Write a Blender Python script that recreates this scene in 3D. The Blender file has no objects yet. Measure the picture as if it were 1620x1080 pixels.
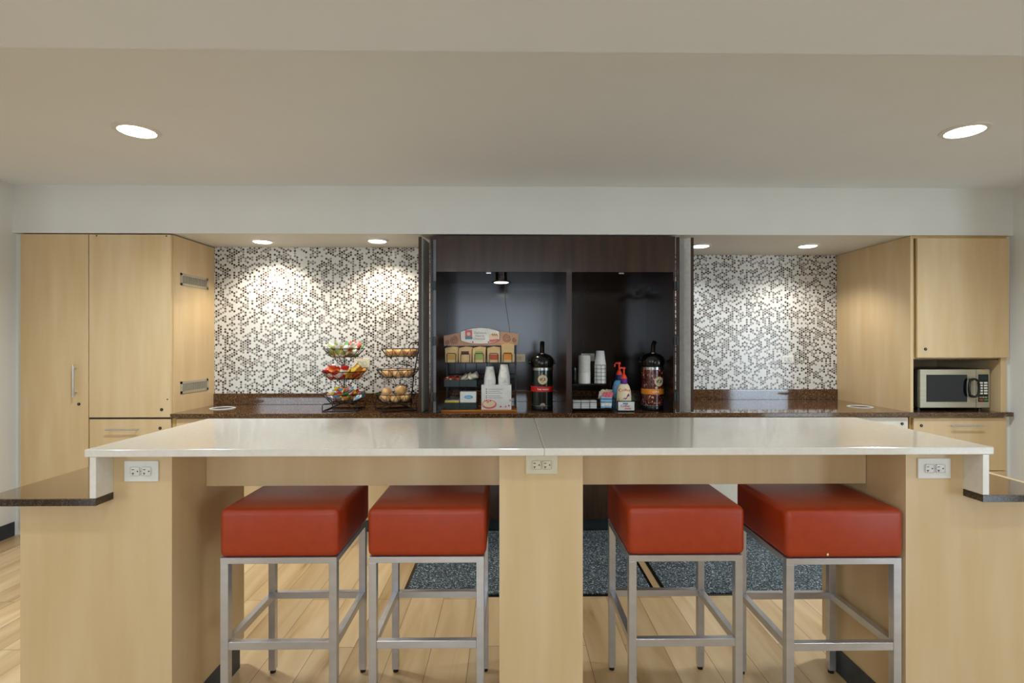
import bpy, bmesh, math, random
from mathutils import Vector, Matrix
random.seed(7)
C = bpy.context.scene.collection
S = bpy.context.scene
PI = math.pi

# ------------------------------------------------------------ camera, world, light, exposure
H = 1.43; FP = 838.0; CX, CY = 817.0, 542.0; YAW = math.radians(0.8)
cd = bpy.data.cameras.new('camera'); cam = bpy.data.objects.new('camera', cd); C.objects.link(cam)
cam.location = (0, 0, H); cam.rotation_euler = (PI/2, 0, -YAW)
cd.sensor_width = 36; cd.lens = FP/1620*36
cd.shift_x = (810-CX)/1620; cd.shift_y = (CY-540)/1620; cd.clip_start = .05
S.camera = cam
S.view_settings.view_transform = 'Standard'; S.view_settings.look = 'None'
S.view_settings.gamma = 1; S.view_settings.use_curve_mapping = False
S.view_settings.exposure = 0.25

def lin(c):
    return tuple(((v/255)/12.92 if v/255 <= .04045 else (((v/255)+.055)/1.055)**2.4) for v in c)

w = bpy.data.worlds.new('world'); S.world = w; w.use_nodes = True
bg = w.node_tree.nodes['Background']; bg.inputs[0].default_value = (.72, .86, 1, 1); bg.inputs[1].default_value = 1.6

def area(name, loc, rot, sx, sy, power, col):
    l = bpy.data.lights.new(name, 'AREA'); l.shape = 'RECTANGLE'; l.size = sx; l.size_y = sy
    l.energy = power; l.color = col
    o = bpy.data.objects.new(name, l); C.objects.link(o); o.location = loc; o.rotation_euler = rot
    return o
# daylight at the window openings behind the camera; the far-left one is added fill
area('daylight_1', (-.35, -3.96, 1.75), (-PI/2, 0, PI), 2.7, 1.5, 44, (.74, .87, 1))
area('daylight_2', (6.52, -3.96, 1.2), (-PI/2, 0, PI), 1.5, 2.2, 95, (.66, .83, 1))
area('left_fill_light', (-5.2, -3.96, 1.55), (-PI/2, 0, PI), 1.8, 1.6, 42, (.82, .91, 1))  # added lamp at the far-left window, brightens from the left

def spot(loc, power, col, size=140, blend=.9, rad=.06, rot=(0, 0, 0)):
    l = bpy.data.lights.new('downlight_beam', 'SPOT'); l.energy = power; l.color = col
    l.spot_size = math.radians(size); l.spot_blend = blend; l.shadow_soft_size = rad
    o = bpy.data.objects.new('downlight_beam', l); C.objects.link(o); o.location = loc; o.rotation_euler = rot

# ------------------------------------------------------------ placing helpers (photo pixel on a real plane of known depth)
FW = Vector((math.sin(YAW), math.cos(YAW), 0)); RT = Vector((math.cos(YAW), -math.sin(YAW), 0))
def P(px, py, Y):
    d = RT*(px-CX) + FW*FP + Vector((0, 0, CY-py)); t = Y/d.y
    return Vector((d.x*t, Y, H+d.z*t))
def X(px, Y): return P(px, 0, Y).x
def Z(py, px, Y): return P(px, py, Y).z
def onz(px, py, z):
    d = RT*(px-CX) + FW*FP + Vector((0, 0, CY-py)); t = (z-H)/d.z
    return Vector((d.x*t, d.y*t, z))

# ------------------------------------------------------------ materials
M = {}
def base(name, col=(200, 200, 200), rough=.5, metal=0, spec=.5, coat=0, emit=None, es=0, alpha=1, trans=0):
    m = bpy.data.materials.new(name); m.use_nodes = True
    b = m.node_tree.nodes['Principled BSDF']
    b.inputs['Base Color'].default_value = (*lin(col), 1); b.inputs['Roughness'].default_value = rough
    b.inputs['Metallic'].default_value = metal; b.inputs['Specular IOR Level'].default_value = spec
    b.inputs['Coat Weight'].default_value = coat; b.inputs['Coat Roughness'].default_value = .05
    b.inputs['Alpha'].default_value = alpha; b.inputs['Transmission Weight'].default_value = trans
    if emit: b.inputs['Emission Color'].default_value = (*emit, 1); b.inputs['Emission Strength'].default_value = es
    M[name] = m; return m
def nt(m): return m.node_tree.nodes, m.node_tree.links, m.node_tree.nodes['Principled BSDF']
def N(nodes, t, **kw):
    n = nodes.new(t)
    for k, v in kw.items(): setattr(n, k, v)
    return n
def ramp(nodes, stops, interp='LINEAR'):
    r = nodes.new('ShaderNodeValToRGB'); cr = r.color_ramp; cr.interpolation = interp
    while len(cr.elements) < len(stops): cr.elements.new(.5)
    for e, (p, c) in zip(cr.elements, stops): e.position = p; e.color = (*lin(c), 1)
    return r
def speckle(name, cols, scale, rough=.5, detail=4, bump=0, stretch=(1, 1, 1), coord='Position', **kw):
    """noise driven colour variation"""
    m = base(name, cols[0], rough, **kw); n, l, b = nt(m)
    mp = N(n, 'ShaderNodeMapping'); mp.inputs['Scale'].default_value = stretch
    if coord == 'Position': g = N(n, 'ShaderNodeNewGeometry'); l.new(g.outputs['Position'], mp.inputs[0])
    else: g = N(n, 'ShaderNodeTexCoord'); l.new(g.outputs['Object'], mp.inputs[0])
    t = N(n, 'ShaderNodeTexNoise'); t.inputs['Scale'].default_value = scale; t.inputs['Detail'].default_value = detail
    l.new(mp.outputs[0], t.inputs['Vector'])
    k = len(cols); r = ramp(n, [(.3+.4*i/(k-1), c) for i, c in enumerate(cols)])
    l.new(t.outputs['Fac'], r.inputs[0]); l.new(r.outputs[0], b.inputs['Base Color'])
    if bump:
        bp = N(n, 'ShaderNodeBump'); bp.inputs['Strength'].default_value = bump; bp.inputs['Distance'].default_value = .002
        l.new(t.outputs['Fac'], bp.inputs['Height']); l.new(bp.outputs[0], b.inputs['Normal'])
    return m
speckle('paint', [(226, 225, 218), (230, 229, 222)], 3, .6, bump=.05)
speckle('low_bounce_tan', [(150, 132, 110), (156, 138, 116)], 3, .6)  # tan chosen for the unseen front wall to cut its bounce and reflections
speckle('ceiling_paint', [(238, 242, 247), (240, 244, 249)], 3, .7)
speckle('maple', [(209, 179, 130), (215, 186, 140), (221, 195, 153)], 1.6, .36, 3, stretch=(6, 6, .7))
speckle('maple_edge', [(188, 152, 84), (200, 166, 100)], 3, .45, 4, stretch=(9, 9, 1))
speckle('pale_laminate', [(222, 214, 196), (228, 221, 204)], 2, .35, 4, stretch=(8, 8, 1))
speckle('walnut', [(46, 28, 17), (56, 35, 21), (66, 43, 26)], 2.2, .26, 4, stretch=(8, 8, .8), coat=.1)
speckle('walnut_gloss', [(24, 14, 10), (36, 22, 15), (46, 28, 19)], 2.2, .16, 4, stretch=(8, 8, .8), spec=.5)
speckle('quartz', [(226, 219, 206), (232, 226, 214)], 60, .13, 2, coat=.3)
speckle('steel', [(196, 197, 200), (206, 207, 210)], 4, .3, 4, stretch=(3, 3, 8), metal=.8)
speckle('orange_vinyl', [(158, 50, 12), (168, 56, 15)], 25, .42, 5, bump=.12, coord='Object')
speckle('black_wire', [(14, 13, 13), (22, 20, 20)], 30, .4, metal=.3)
speckle('black_plastic', [(10, 11, 11), (18, 19, 19)], 20, .22)
speckle('dark_green_enamel', [(8, 24, 20), (12, 32, 27)], 9, .18, coat=.6)
speckle('green_bin', [(26, 44, 40), (32, 52, 47)], 20, .45)
speckle('base_rubber', [(52, 56, 58), (62, 66, 68)], 12, .5)
speckle('toe_kick', [(38, 46, 50), (50, 60, 64)], 12, .35)
speckle('white_plastic', [(226, 224, 214), (234, 232, 224)], 30, .35)
speckle('cream_plastic', [(216, 208, 178), (224, 216, 188)], 30, .35)
speckle('paper_white', [(226, 226, 222), (238, 238, 234)], 20, .6)
speckle('silver', [(180, 180, 178), (205, 205, 203)], 15, .25, metal=1)
speckle('chrome_rim', [(214, 214, 212), (230, 230, 228)], 15, .3, metal=.35)
speckle('strip_metal', [(96, 100, 104), (110, 114, 118)], 15, .4, metal=.3)
speckle('vent_metal', [(176, 166, 142), (190, 180, 156)], 15, .4, metal=.2)
speckle('kraft', [(226, 192, 134), (238, 208, 154)], 40, .6)
speckle('orange_wood', [(190, 112, 30), (206, 128, 40)], 3, .4, stretch=(1, 12, 12))
speckle('tan_sign', [(196, 150, 118), (206, 162, 132)], 8, .5)
speckle('bun', [(212, 140, 50), (234, 176, 84), (244, 206, 128)], 30, .5, bump=.2)
speckle('foil', [(170, 162, 140), (226, 220, 200)], 40, .3, metal=.4, bump=.6)
speckle('microwave_metal', [(176, 168, 146), (190, 182, 160)], 4, .35, stretch=(1, 1, 40), metal=.55)
speckle('dark_glass', [(8, 16, 24), (10, 20, 30)], 2, .06, coat=.5)
for nm, c in dict(ink=(30, 26, 26), red=(196, 26, 20), orange=(226, 140, 24), white=(238, 238, 232), blue=(28, 70, 160), sky=(96, 170, 214), purple=(92, 28, 130),
                  pump=(232, 66, 34), cream=(232, 216, 178), yellow=(232, 196, 40), green=(70, 140, 60), teal=(50, 150, 170), pink=(222, 108, 118), brown=(96, 50, 34),
                  pale_blue=(150, 196, 226), gold=(206, 160, 60), grey=(150, 150, 148), lime=(158, 176, 92), rust=(190, 74, 40), navy=(22, 34, 96), dark_grey=(60, 60, 60)).items():
    speckle('c_'+nm, [c, tuple(min(255, int(v*1.06)+2) for v in c)], 30, .45)
base('lamp', (255, 255, 255), emit=(1, .96, .88), es=7)
base('film', (250, 248, 244), .12, alpha=.12, coat=.3)
base('lcd', (20, 40, 40), .2)

# granite: brown ground with fine flecks, polished
def granite(name, cols, rough):
    m = base(name, cols[0], rough, coat=.3); n, l, b = nt(m)
    g = N(n, 'ShaderNodeNewGeometry')
    v = N(n, 'ShaderNodeTexVoronoi'); v.inputs['Scale'].default_value = 260; l.new(g.outputs['Position'], v.inputs['Vector'])
    t = N(n, 'ShaderNodeTexNoise'); t.inputs['Scale'].default_value = 90; t.inputs['Detail'].default_value = 6; l.new(g.outputs['Position'], t.inputs['Vector'])
    sx = N(n, 'ShaderNodeSeparateColor'); l.new(v.outputs['Color'], sx.inputs[0])
    a = N(n, 'ShaderNodeMath', operation='ADD'); l.new(sx.outputs[0], a.inputs[0]); l.new(t.outputs['Fac'], a.inputs[1])
    h = N(n, 'ShaderNodeMath', operation='MULTIPLY'); h.inputs[1].default_value = .55; l.new(a.outputs[0], h.inputs[0])
    r = ramp(n, [(.2, cols[0]), (.5, cols[1]), (.74, cols[2]), (.82, cols[3])]); l.new(h.outputs[0], r.inputs[0])
    l.new(r.outputs[0], b.inputs['Base Color'])
granite('granite', [(40, 27, 17), (72, 48, 28), (98, 68, 42), (150, 118, 84)], .07)
granite('granite_cabinet_reflection', [(84, 58, 30), (104, 74, 40), (116, 84, 48), (140, 106, 66)], .05)  # stone lightened: golden reflection of the maple cabinets painted into the colour
M['granite_cabinet_reflection'].node_tree.nodes['Principled BSDF'].inputs['Coat Weight'].default_value = .9
granite('granite_dark', [(30, 21, 16), (44, 32, 24), (58, 44, 34), (90, 72, 58)], .08)
granite('entry_mat', [(22, 26, 29), (44, 52, 57), (96, 110, 116), (180, 192, 194)], .9)
granite('bean_print', [(40, 12, 8), (78, 26, 16), (120, 56, 36), (226, 176, 150)], .25)
M['bean_print'].node_tree.nodes['Voronoi Texture'].inputs['Scale'].default_value = 75
b_ = M['entry_mat'].node_tree.nodes['Principled BSDF']; b_.inputs['Coat Weight'].default_value = 0
M['entry_mat'].node_tree.nodes['Voronoi Texture'].inputs['Scale'].default_value = 170

# oak plank floor
def floor_mat():
    m = base('oak_floor', (200, 165, 115), .28); n, l, b = nt(m)
    g = N(n, 'ShaderNodeNewGeometry')
    mp = N(n, 'ShaderNodeMapping'); mp.inputs['Rotation'].default_value = (0, 0, PI/2); l.new(g.outputs['Position'], mp.inputs[0])
    br = N(n, 'ShaderNodeTexBrick'); br.offset = .37; br.inputs['Scale'].default_value = 1
    br.inputs['Brick Width'].default_value = 1.25; br.inputs['Row Height'].default_value = .182
    br.inputs['Mortar Size'].default_value = .0012; br.inputs['Bias'].default_value = 0
    br.inputs['Color1'].default_value = (0, 0, 0, 1); br.inputs['Color2'].default_value = (1, 1, 1, 1); br.inputs['Mortar'].default_value = (.2, .2, .2, 1)
    l.new(mp.outputs[0], br.inputs['Vector'])
    m2 = N(n, 'ShaderNodeMapping'); m2.inputs['Scale'].default_value = (4, .45, 1); l.new(g.outputs['Position'], m2.inputs[0])
    va = N(n, 'ShaderNodeVectorMath', operation='ADD'); l.new(m2.outputs[0], va.inputs[0])
    sc = N(n, 'ShaderNodeVectorMath', operation='SCALE'); sc.inputs['Scale'].default_value = 7; l.new(br.outputs['Color'], sc.inputs[0]); l.new(sc.outputs[0], va.inputs[1])
    t = N(n, 'ShaderNodeTexNoise'); t.inputs['Scale'].default_value = 2.2; t.inputs['Detail'].default_value = 7; t.inputs['Distortion'].default_value = .8
    l.new(va.outputs[0], t.inputs['Vector'])
    r = ramp(n, [(.24, (132, 98, 62)), (.34, (196, 164, 118)), (.52, (214, 186, 142)), (.7, (226, 202, 162))]); l.new(t.outputs['Fac'], r.inputs[0])
    r2 = ramp(n, [(0, (222, 216, 208)), (1, (255, 252, 248))]); l.new(br.outputs['Color'], r2.inputs[0])
    mx = N(n, 'ShaderNodeMix', data_type='RGBA', blend_type='MULTIPLY'); mx.inputs['Factor'].default_value = 1
    l.new(r.outputs[0], mx.inputs['A']); l.new(r2.outputs[0], mx.inputs['B'])
    m3 = N(n, 'ShaderNodeMix', data_type='RGBA'); l.new(br.outputs['Fac'], m3.inputs['Factor']); l.new(mx.outputs['Result'], m3.inputs['A'])
    m3.inputs['B'].default_value = (*lin((96, 66, 38)), 1)
    l.new(m3.outputs['Result'], b.inputs['Base Color'])
floor_mat()

# penny-round mosaic in two interleaved lattices (surface lies in the XZ plane)
def tile_mat():
    m = base('penny_tile', (220, 220, 214), .2); n, l, b = nt(m)
    g = N(n, 'ShaderNodeNewGeometry'); sp = N(n, 'ShaderNodeSeparateXYZ'); l.new(g.outputs['Position'], sp.inputs[0])
    cb = N(n, 'ShaderNodeCombineXYZ'); l.new(sp.outputs['X'], cb.inputs[0]); l.new(sp.outputs['Z'], cb.inputs[1])
    dv = N(n, 'ShaderNodeVectorMath', operation='DIVIDE'); pa, pb = .0380, .0219
    dv.inputs[1].default_value = (pa, pb, 1); l.new(cb.outputs[0], dv.inputs[0])
    def lattice(off):
        a = N(n, 'ShaderNodeVectorMath', operation='ADD'); a.inputs[1].default_value = (off, off, 0); l.new(dv.outputs[0], a.inputs[0])
        f = N(n, 'ShaderNodeVectorMath', operation='FLOOR'); l.new(a.outputs[0], f.inputs[0])
        c = N(n, 'ShaderNodeVectorMath', operation='SUBTRACT'); l.new(a.outputs[0], c.inputs[0]); l.new(f.outputs[0], c.inputs[1])
        c2 = N(n, 'ShaderNodeVectorMath', operation='SUBTRACT'); c2.inputs[1].default_value = (.5, .5, 0); l.new(c.outputs[0], c2.inputs[0])
        s = N(n, 'ShaderNodeVectorMath', operation='MULTIPLY'); s.inputs[1].default_value = (pa, pb, 0); l.new(c2.outputs[0], s.inputs[0])
        ln = N(n, 'ShaderNodeVectorMath', operation='LENGTH'); l.new(s.outputs[0], ln.inputs[0])
        idv = N(n, 'ShaderNodeVectorMath', operation='ADD'); idv.inputs[1].default_value = (off*37, off*11, off); l.new(f.outputs[0], idv.inputs[0])
        return ln, idv
    l1, i1 = lattice(0); l2, i2 = lattice(.5)
    lt = N(n, 'ShaderNodeMath', operation='LESS_THAN'); l.new(l1.outputs['Value'], lt.inputs[0]); l.new(l2.outputs['Value'], lt.inputs[1])
    mn = N(n, 'ShaderNodeMath', operation='MINIMUM'); l.new(l1.outputs['Value'], mn.inputs[0]); l.new(l2.outputs['Value'], mn.inputs[1])
    mi = N(n, 'ShaderNodeMix', data_type='VECTOR'); l.new(lt.outputs[0], mi.inputs['Factor']); l.new(i2.outputs[0], mi.inputs['A']); l.new(i1.outputs[0], mi.inputs['B'])
    wn = N(n, 'ShaderNodeTexWhiteNoise', noise_dimensions='3D'); l.new(mi.outputs['Result'], wn.inputs['Vector'])
    r = ramp(n, [(0, (222, 222, 216)), (.42, (150, 146, 140)), (.58, (122, 112, 104)), (.74, (100, 82, 68)), (.88, (66, 52, 44))], 'CONSTANT')
    l.new(wn.outputs['Value'], r.inputs[0])
    ss = N(n, 'ShaderNodeMath', operation='LESS_THAN'); ss.inputs[1].default_value = .0094; l.new(mn.outputs[0], ss.inputs[0])
    mx = N(n, 'ShaderNodeMix', data_type='RGBA'); l.new(ss.outputs[0], mx.inputs['Factor'])
    mx.inputs['A'].default_value = (*lin((214, 214, 208)), 1); l.new(r.outputs[0], mx.inputs['B']); l.new(mx.outputs['Result'], b.inputs['Base Color'])
    ro = N(n, 'ShaderNodeMapRange'); ro.inputs['To Min'].default_value = .7; ro.inputs['To Max'].default_value = .22; l.new(ss.outputs[0], ro.inputs['Value'])
    l.new(ro.outputs[0], b.inputs['Roughness'])
tile_mat()

# ------------------------------------------------------------ mesh building
class MB:
    def __init__(s): s.bm = bmesh.new()
    def box(s, x0, x1, y0, y1, z0, z1, bev=0, seg=2):
        r = bmesh.ops.create_cube(s.bm, size=1); vs = r['verts']
        for v in vs:
            v.co = Vector(((x0+x1)/2+v.co.x*(x1-x0), (y0+y1)/2+v.co.y*(y1-y0), (z0+z1)/2+v.co.z*(z1-z0)))
        if bev:
            es = list({e for v in vs for e in v.link_edges})
            bmesh.ops.bevel(s.bm, geom=es, offset=bev, segments=seg, affect='EDGES', profile=.5)
        return s
    def cyl(s, c, r, h, ax='z', r2=None, seg=28):
        """cylinder or cone starting at c and running h along ax"""
        r2 = r if r2 is None else r2
        q = bmesh.ops.create_cone(s.bm, cap_ends=True, segments=seg, radius1=r, radius2=r2, depth=h)
        m = Matrix.Translation((0, 0, h/2))
        if ax == 'y': m = Matrix.Rotation(-PI/2, 4, 'X') @ m
        if ax == 'x': m = Matrix.Rotation(PI/2, 4, 'Y') @ m
        bmesh.ops.transform(s.bm, matrix=Matrix.Translation(c) @ m, verts=q['verts']); return s
    def lathe(s, c, prof, seg=32, sx=1, sy=1):
        rings = []
        for r, z in prof:
            rings.append([s.bm.verts.new((c[0]+sx*r*math.cos(2*PI*i/seg), c[1]+sy*r*math.sin(2*PI*i/seg), c[2]+z)) for i in range(seg)])
        for a, b in zip(rings, rings[1:]):
            for i in range(seg): s.bm.faces.new((a[i], a[(i+1) % seg], b[(i+1) % seg], b[i]))
        s.bm.faces.new(rings[0][::-1]); s.bm.faces.new(rings[-1]); return s
    def tube(s, pts, r, seg=8, closed=False):
        pts = [Vector(p) for p in pts]; n = len(pts); rings = []
        for i, p in enumerate(pts):
            if closed: d = pts[(i+1) % n]-pts[i-1]
            else: d = pts[min(i+1, n-1)]-pts[max(i-1, 0)]
            d.normalize(); up = Vector((0, 0, 1)) if abs(d.z) < .9 else Vector((0, 1, 0))
            u = d.cross(up).normalized(); v = d.cross(u)
            rings.append([s.bm.verts.new(p+u*r*math.cos(2*PI*k/seg)+v*r*math.sin(2*PI*k/seg)) for k in range(seg)])
        for i in range(n if closed else n-1):
            a, b = rings[i], rings[(i+1) % n]
            for k in range(seg): s.bm.faces.new((a[k], a[(k+1) % seg], b[(k+1) % seg], b[k]))
        if not closed: s.bm.faces.new(rings[0][::-1]); s.bm.faces.new(rings[-1])
        return s
    def ring(s, c, R, r, seg=32, ts=6, Ry=None):
        Ry = R if Ry is None else Ry
        return s.tube([(c[0]+R*math.cos(2*PI*i/seg), c[1]+Ry*math.sin(2*PI*i/seg), c[2]) for i in range(seg)], r, ts, True)
    def prism(s, pts, y0, y1):
        """outline in XZ extruded along Y"""
        a = [s.bm.verts.new((x, y0, z)) for x, z in pts]; b = [s.bm.verts.new((x, y1, z)) for x, z in pts]; n = len(pts)
        s.bm.faces.new(a); s.bm.faces.new(b[::-1])
        for i in range(n): s.bm.faces.new((a[i], b[i], b[(i+1) % n], a[(i+1) % n]))
        return s
    def prismx(s, pts, x0, x1):
        """outline in YZ extruded along X"""
        a = [s.bm.verts.new((x0, y, z)) for y, z in pts]; b = [s.bm.verts.new((x1, y, z)) for y, z in pts]; n = len(pts)
        s.bm.faces.new(a[::-1]); s.bm.faces.new(b)
        for i in range(n): s.bm.faces.new((a[i], a[(i+1) % n], b[(i+1) % n], b[i]))
        return s
    def ball(s, c, rx, ry, rz, seg=20, rings=12, wob=0):
        q = bmesh.ops.create_uvsphere(s.bm, u_segments=seg, v_segments=rings, radius=1)
        for v in q['verts']:
            k = 1+random.uniform(-wob, wob); v.co = Vector((c[0]+v.co.x*rx*k, c[1]+v.co.y*ry*k, c[2]+v.co.z*rz*k))
        return s
    def xf(s, m): bmesh.ops.transform(s.bm, matrix=m, verts=s.bm.verts[:]); return s
    def build(s, name, mat, parent=None, smooth=False, local=False):
        bmesh.ops.recalc_face_normals(s.bm, faces=s.bm.faces[:])
        me = bpy.data.meshes.new(name); o = bpy.data.objects.new(name, me); C.objects.link(o)
        if parent is not None:
            o.parent = parent
            if not local: s.xf(Matrix.Translation(-absloc(parent)))
        elif not local:
            xs = [v.co for v in s.bm.verts]
            lo = Vector([min(v[i] for v in xs) for i in range(3)]); hi = Vector([max(v[i] for v in xs) for i in range(3)])
            b = Vector(((lo.x+hi.x)/2, (lo.y+hi.y)/2, lo.z)); s.xf(Matrix.Translation(-b)); o.location = b
        s.bm.to_mesh(me); s.bm.free()
        me.materials.append(M[mat])
        if smooth:
            for p in me.polygons: p.use_smooth = True
            try: me.set_sharp_from_angle(angle=math.radians(40))
            except Exception: pass
        return o
def absloc(o):
    v = Vector((0, 0, 0))
    while o is not None: v += Vector(o.location); o = o.parent
    return v
def tag(o, label=None, cat=None, group=None, kind=None):
    if label: o['label'] = label
    if cat: o['category'] = cat
    if group: o['group'] = group
    if kind: o['kind'] = kind
    return o
def thing(name, loc, label, cat, group=None):
    o = bpy.data.objects.new(name, None); o.empty_display_size = .1; C.objects.link(o); o.location = loc
    return tag(o, label, cat, group)
def struct(mb, name, mat, parent=None):
    o = mb.build(name, mat, parent)
    if parent is None: o['kind'] = 'structure'
    return o
def dup(root, loc, label=None, group=None):
    def cp(o, par):
        c = o.copy(); C.objects.link(c); c.parent = par
        for ch in o.children: cp(ch, c)
        return c
    r = cp(root, None); r.location = loc
    if label: r['label'] = label
    if group: r['group'] = group
    return r
def text(body, size, loc, mat, parent, name='lettering', sx=1, ext=.0006):
    """flat raised lettering facing the camera (in the XZ plane), centred on loc"""
    cu = bpy.data.curves.new('t', 'FONT'); cu.body = body; cu.size = size; cu.extrude = ext; cu.align_x = 'CENTER'; cu.align_y = 'CENTER'
    t = bpy.data.objects.new('t', cu); C.objects.link(t); bpy.context.view_layer.update()
    me = bpy.data.meshes.new_from_object(t.evaluated_get(bpy.context.evaluated_depsgraph_get()))
    bpy.data.objects.remove(t)
    me.transform(Matrix.Translation(Vector(loc)-absloc(parent)) @ Matrix.Rotation(PI/2, 4, 'X') @ Matrix.Diagonal((sx, 1, 1, 1)))
    me.name = name; me.materials.clear(); me.materials.append(M[mat])
    o = bpy.data.objects.new(name, me); C.objects.link(o); o.parent = parent
    return o

# ------------------------------------------------------------ the room
FY = 3.97                    # plane of the cabinet fronts and the soffit
YL, YR, YN = 4.54, 4.88, 4.75     # back of left bay, right bay, dark niche
ZC = 2.60; ZS = 2.243; CT = .905   # ceiling, soffit underside, counter top
XL, XR = X(20, FY), X(1603, FY)
XLs = X(272, FY); XRs = X(1441, FY)
XNL, XNR = X(684, FY), X(1071, FY)  # outer sides of the dark unit
struct(MB().box(-6.8, 7.8, -4, 5.2, -.05, 0), 'floor', 'oak_floor')
struct(MB().box(-6.8, 7.8, -4, 5.2, ZC, ZC+.06), 'ceiling', 'ceiling_paint')
BY = 1.765
struct(MB().box(-6.8, 7.8, .3, BY, 2.40, ZC), 'trim_1', 'ceiling_paint')   # dropped beam across the ceiling
struct(MB().box(XL-.1, XL, 3.0, 5.2, 0, ZC), 'wall_left', 'paint')
struct(MB().box(XR, XR+.1, 3.0, 5.2, 0, ZC), 'wall_right', 'paint')
struct(MB().box(-6.8, XL-.1, 3.0, 3.1, 0, ZC), 'wall_left_return', 'paint')
struct(MB().box(XR+.1, 7.8, 3.0, 3.1, 0, ZC), 'wall_right_return', 'paint')
struct(MB().box(-6.9, -6.8, -4, 3.1, 0, ZC), 'wall_far_left', 'paint')
struct(MB().box(7.8, 7.9, -4, 3.1, 0, ZC), 'wall_far_right', 'paint')
# soffit above the cabinets, its underside is the ceiling of the two tiled bays
struct(MB().box(XL, XR, FY, 5.2, ZS, ZC), 'trim_2', 'paint')
struct(MB().box(XL, XNL+.001, YL+.02, 5.2, 0, ZS), 'wall_back_left', 'paint')
struct(MB().box(XNL+.001, XNR-.2, YN+.04, 5.2, 0, ZS), 'wall_back_niche', 'paint')
struct(MB().box(XNR-.2, XR, YR+.02, 5.2, 0, ZS), 'wall_back_right', 'paint')
struct(MB().box(XLs-.02, XNL, YL, YL+.02, 1.0, ZS), 'wall_tile_left', 'penny_tile')
struct(MB().box(XNR-.06, XRs+.02, YR, YR+.02, 1.0, ZS), 'wall_tile_right', 'penny_tile')
# wall behind the camera with three windows, the far-left one added for its light
ww = [(-6.1, -4.3, .75, 2.35), (-1.7, 1.0, 1.0, 2.5), (5.75, 7.3, .06, 2.3)]
wb = MB(); xs = [-6.8] + [v for a in ww for v in a[:2]] + [7.8]
for i in range(0, len(xs), 2): wb.box(xs[i], xs[i+1], -4.1, -4, 0, ZC)
for a in ww: wb.box(a[0], a[1], -4.1, -4, 0, a[2]); wb.box(a[0], a[1], -4.1, -4, a[3], ZC)
struct(wb, 'wall_front', 'low_bounce_tan')
for i, a in enumerate(ww):
    f = MB()
    for x in (a[0], (a[0]+a[1])/2-.02, a[1]-.04): f.box(x, x+.04, -4.07, -4.02, a[2], a[3])
    for z in (a[2], a[3]-.04): f.box(a[0], a[1], -4.07, -4.02, z, z+.04)
    struct(f, 'window_%d' % (i+1), 'white_plastic')
# rubber baseboards
def baseboard(name, x0, x1, y0, y1): struct(MB().box(x0, x1, y0, y1, 0, .105, .002, 1), name, 'base_rubber')
baseboard('baseboard_left', XL, XL+.008, 3.0, 3.98)
baseboard('baseboard_right', XR-.008, XR, 3.0, 3.98)
# filler strips beside the tall cabinets
XA0 = X(32, FY); XE = X(1593, FY)
struct(MB().box(XL, XA0-.004, FY+.03, YL, 0, ZS-.002), 'trim_3', 'paint')
struct(MB().box(XE+.004, XR, FY+.03, YR, 0, ZS-.002), 'trim_4', 'paint')

# ------------------------------------------------------------ ceiling lights
def downlight(c, R, label, group, power, col, size=150, blend=1, rot=(0, 0, 0)):
    t = thing('recessed_ceiling_light', c, label, 'ceiling light', group)
    MB().lathe(c, [(R, 0), (R*.98, -.006), (R*.80, -.010), (R*.76, -.003), (R*.76, 0)], 40).build('trim_ring', 'white_plastic', t, True)
    MB().lathe(c, [(R*.74, -.003), (R*.72, -.0125), (R*.3, -.015), (.001, -.0155)], 40).build('lens', 'lamp', t, True)
    spot((c[0], c[1], c[2]-.03), power, col, size, blend, R*.6, rot)
for px, py, lb in ((217, 206, 'large round recessed light in the main ceiling, above the left cabinets'), (1526, 206, 'large round recessed light in the main ceiling, near the right wall')):
    c = onz(px, py, ZC)
    downlight(c, .115, lb, 'recessed lights of the main ceiling', 155, (.80, .905, 1))
WARM = (1, .86, .66)
for px, py, lb, pw, col in ((415, 381, 'small recessed light in the left bay soffit, nearer the tall cabinets', 30, (1, .9, .75)), (597, 380, 'small recessed light in the left bay soffit, nearer the dark hutch', 30, (1, .9, .75)),
                   (1108, 388, 'small recessed light in the right bay soffit, beside the dark hutch', 17, (.9, .95, 1)), (1278, 388, 'small recessed light in the right bay soffit, nearer the maple side panel', 26, (1, .96, .9))):
    c = onz(px, py, ZS)
    downlight(c, .088, lb, 'recessed lights of the tiled bays', pw, col, 130, .6, (math.radians(8), 0, 0))
for x in (-2.3, -.8, .8, 2.3):
    downlight(Vector((x, .8, 2.40)), .115, 'large round recessed light in the dropped beam in front of the bar', 'recessed lights in the beam', 19, (.78, .89, 1), 150, 1)
# unseen lights of the same kind, added behind the camera as interior fill
for x in (-3.2, 0, 3.2):
    for y in (-.4, -2.4):
        downlight(Vector((x, y, ZC)), .115, 'large round recessed fill light added over the seating area behind the camera', 'added fill lights behind the camera', 28, (.84, .92, 1))

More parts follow.
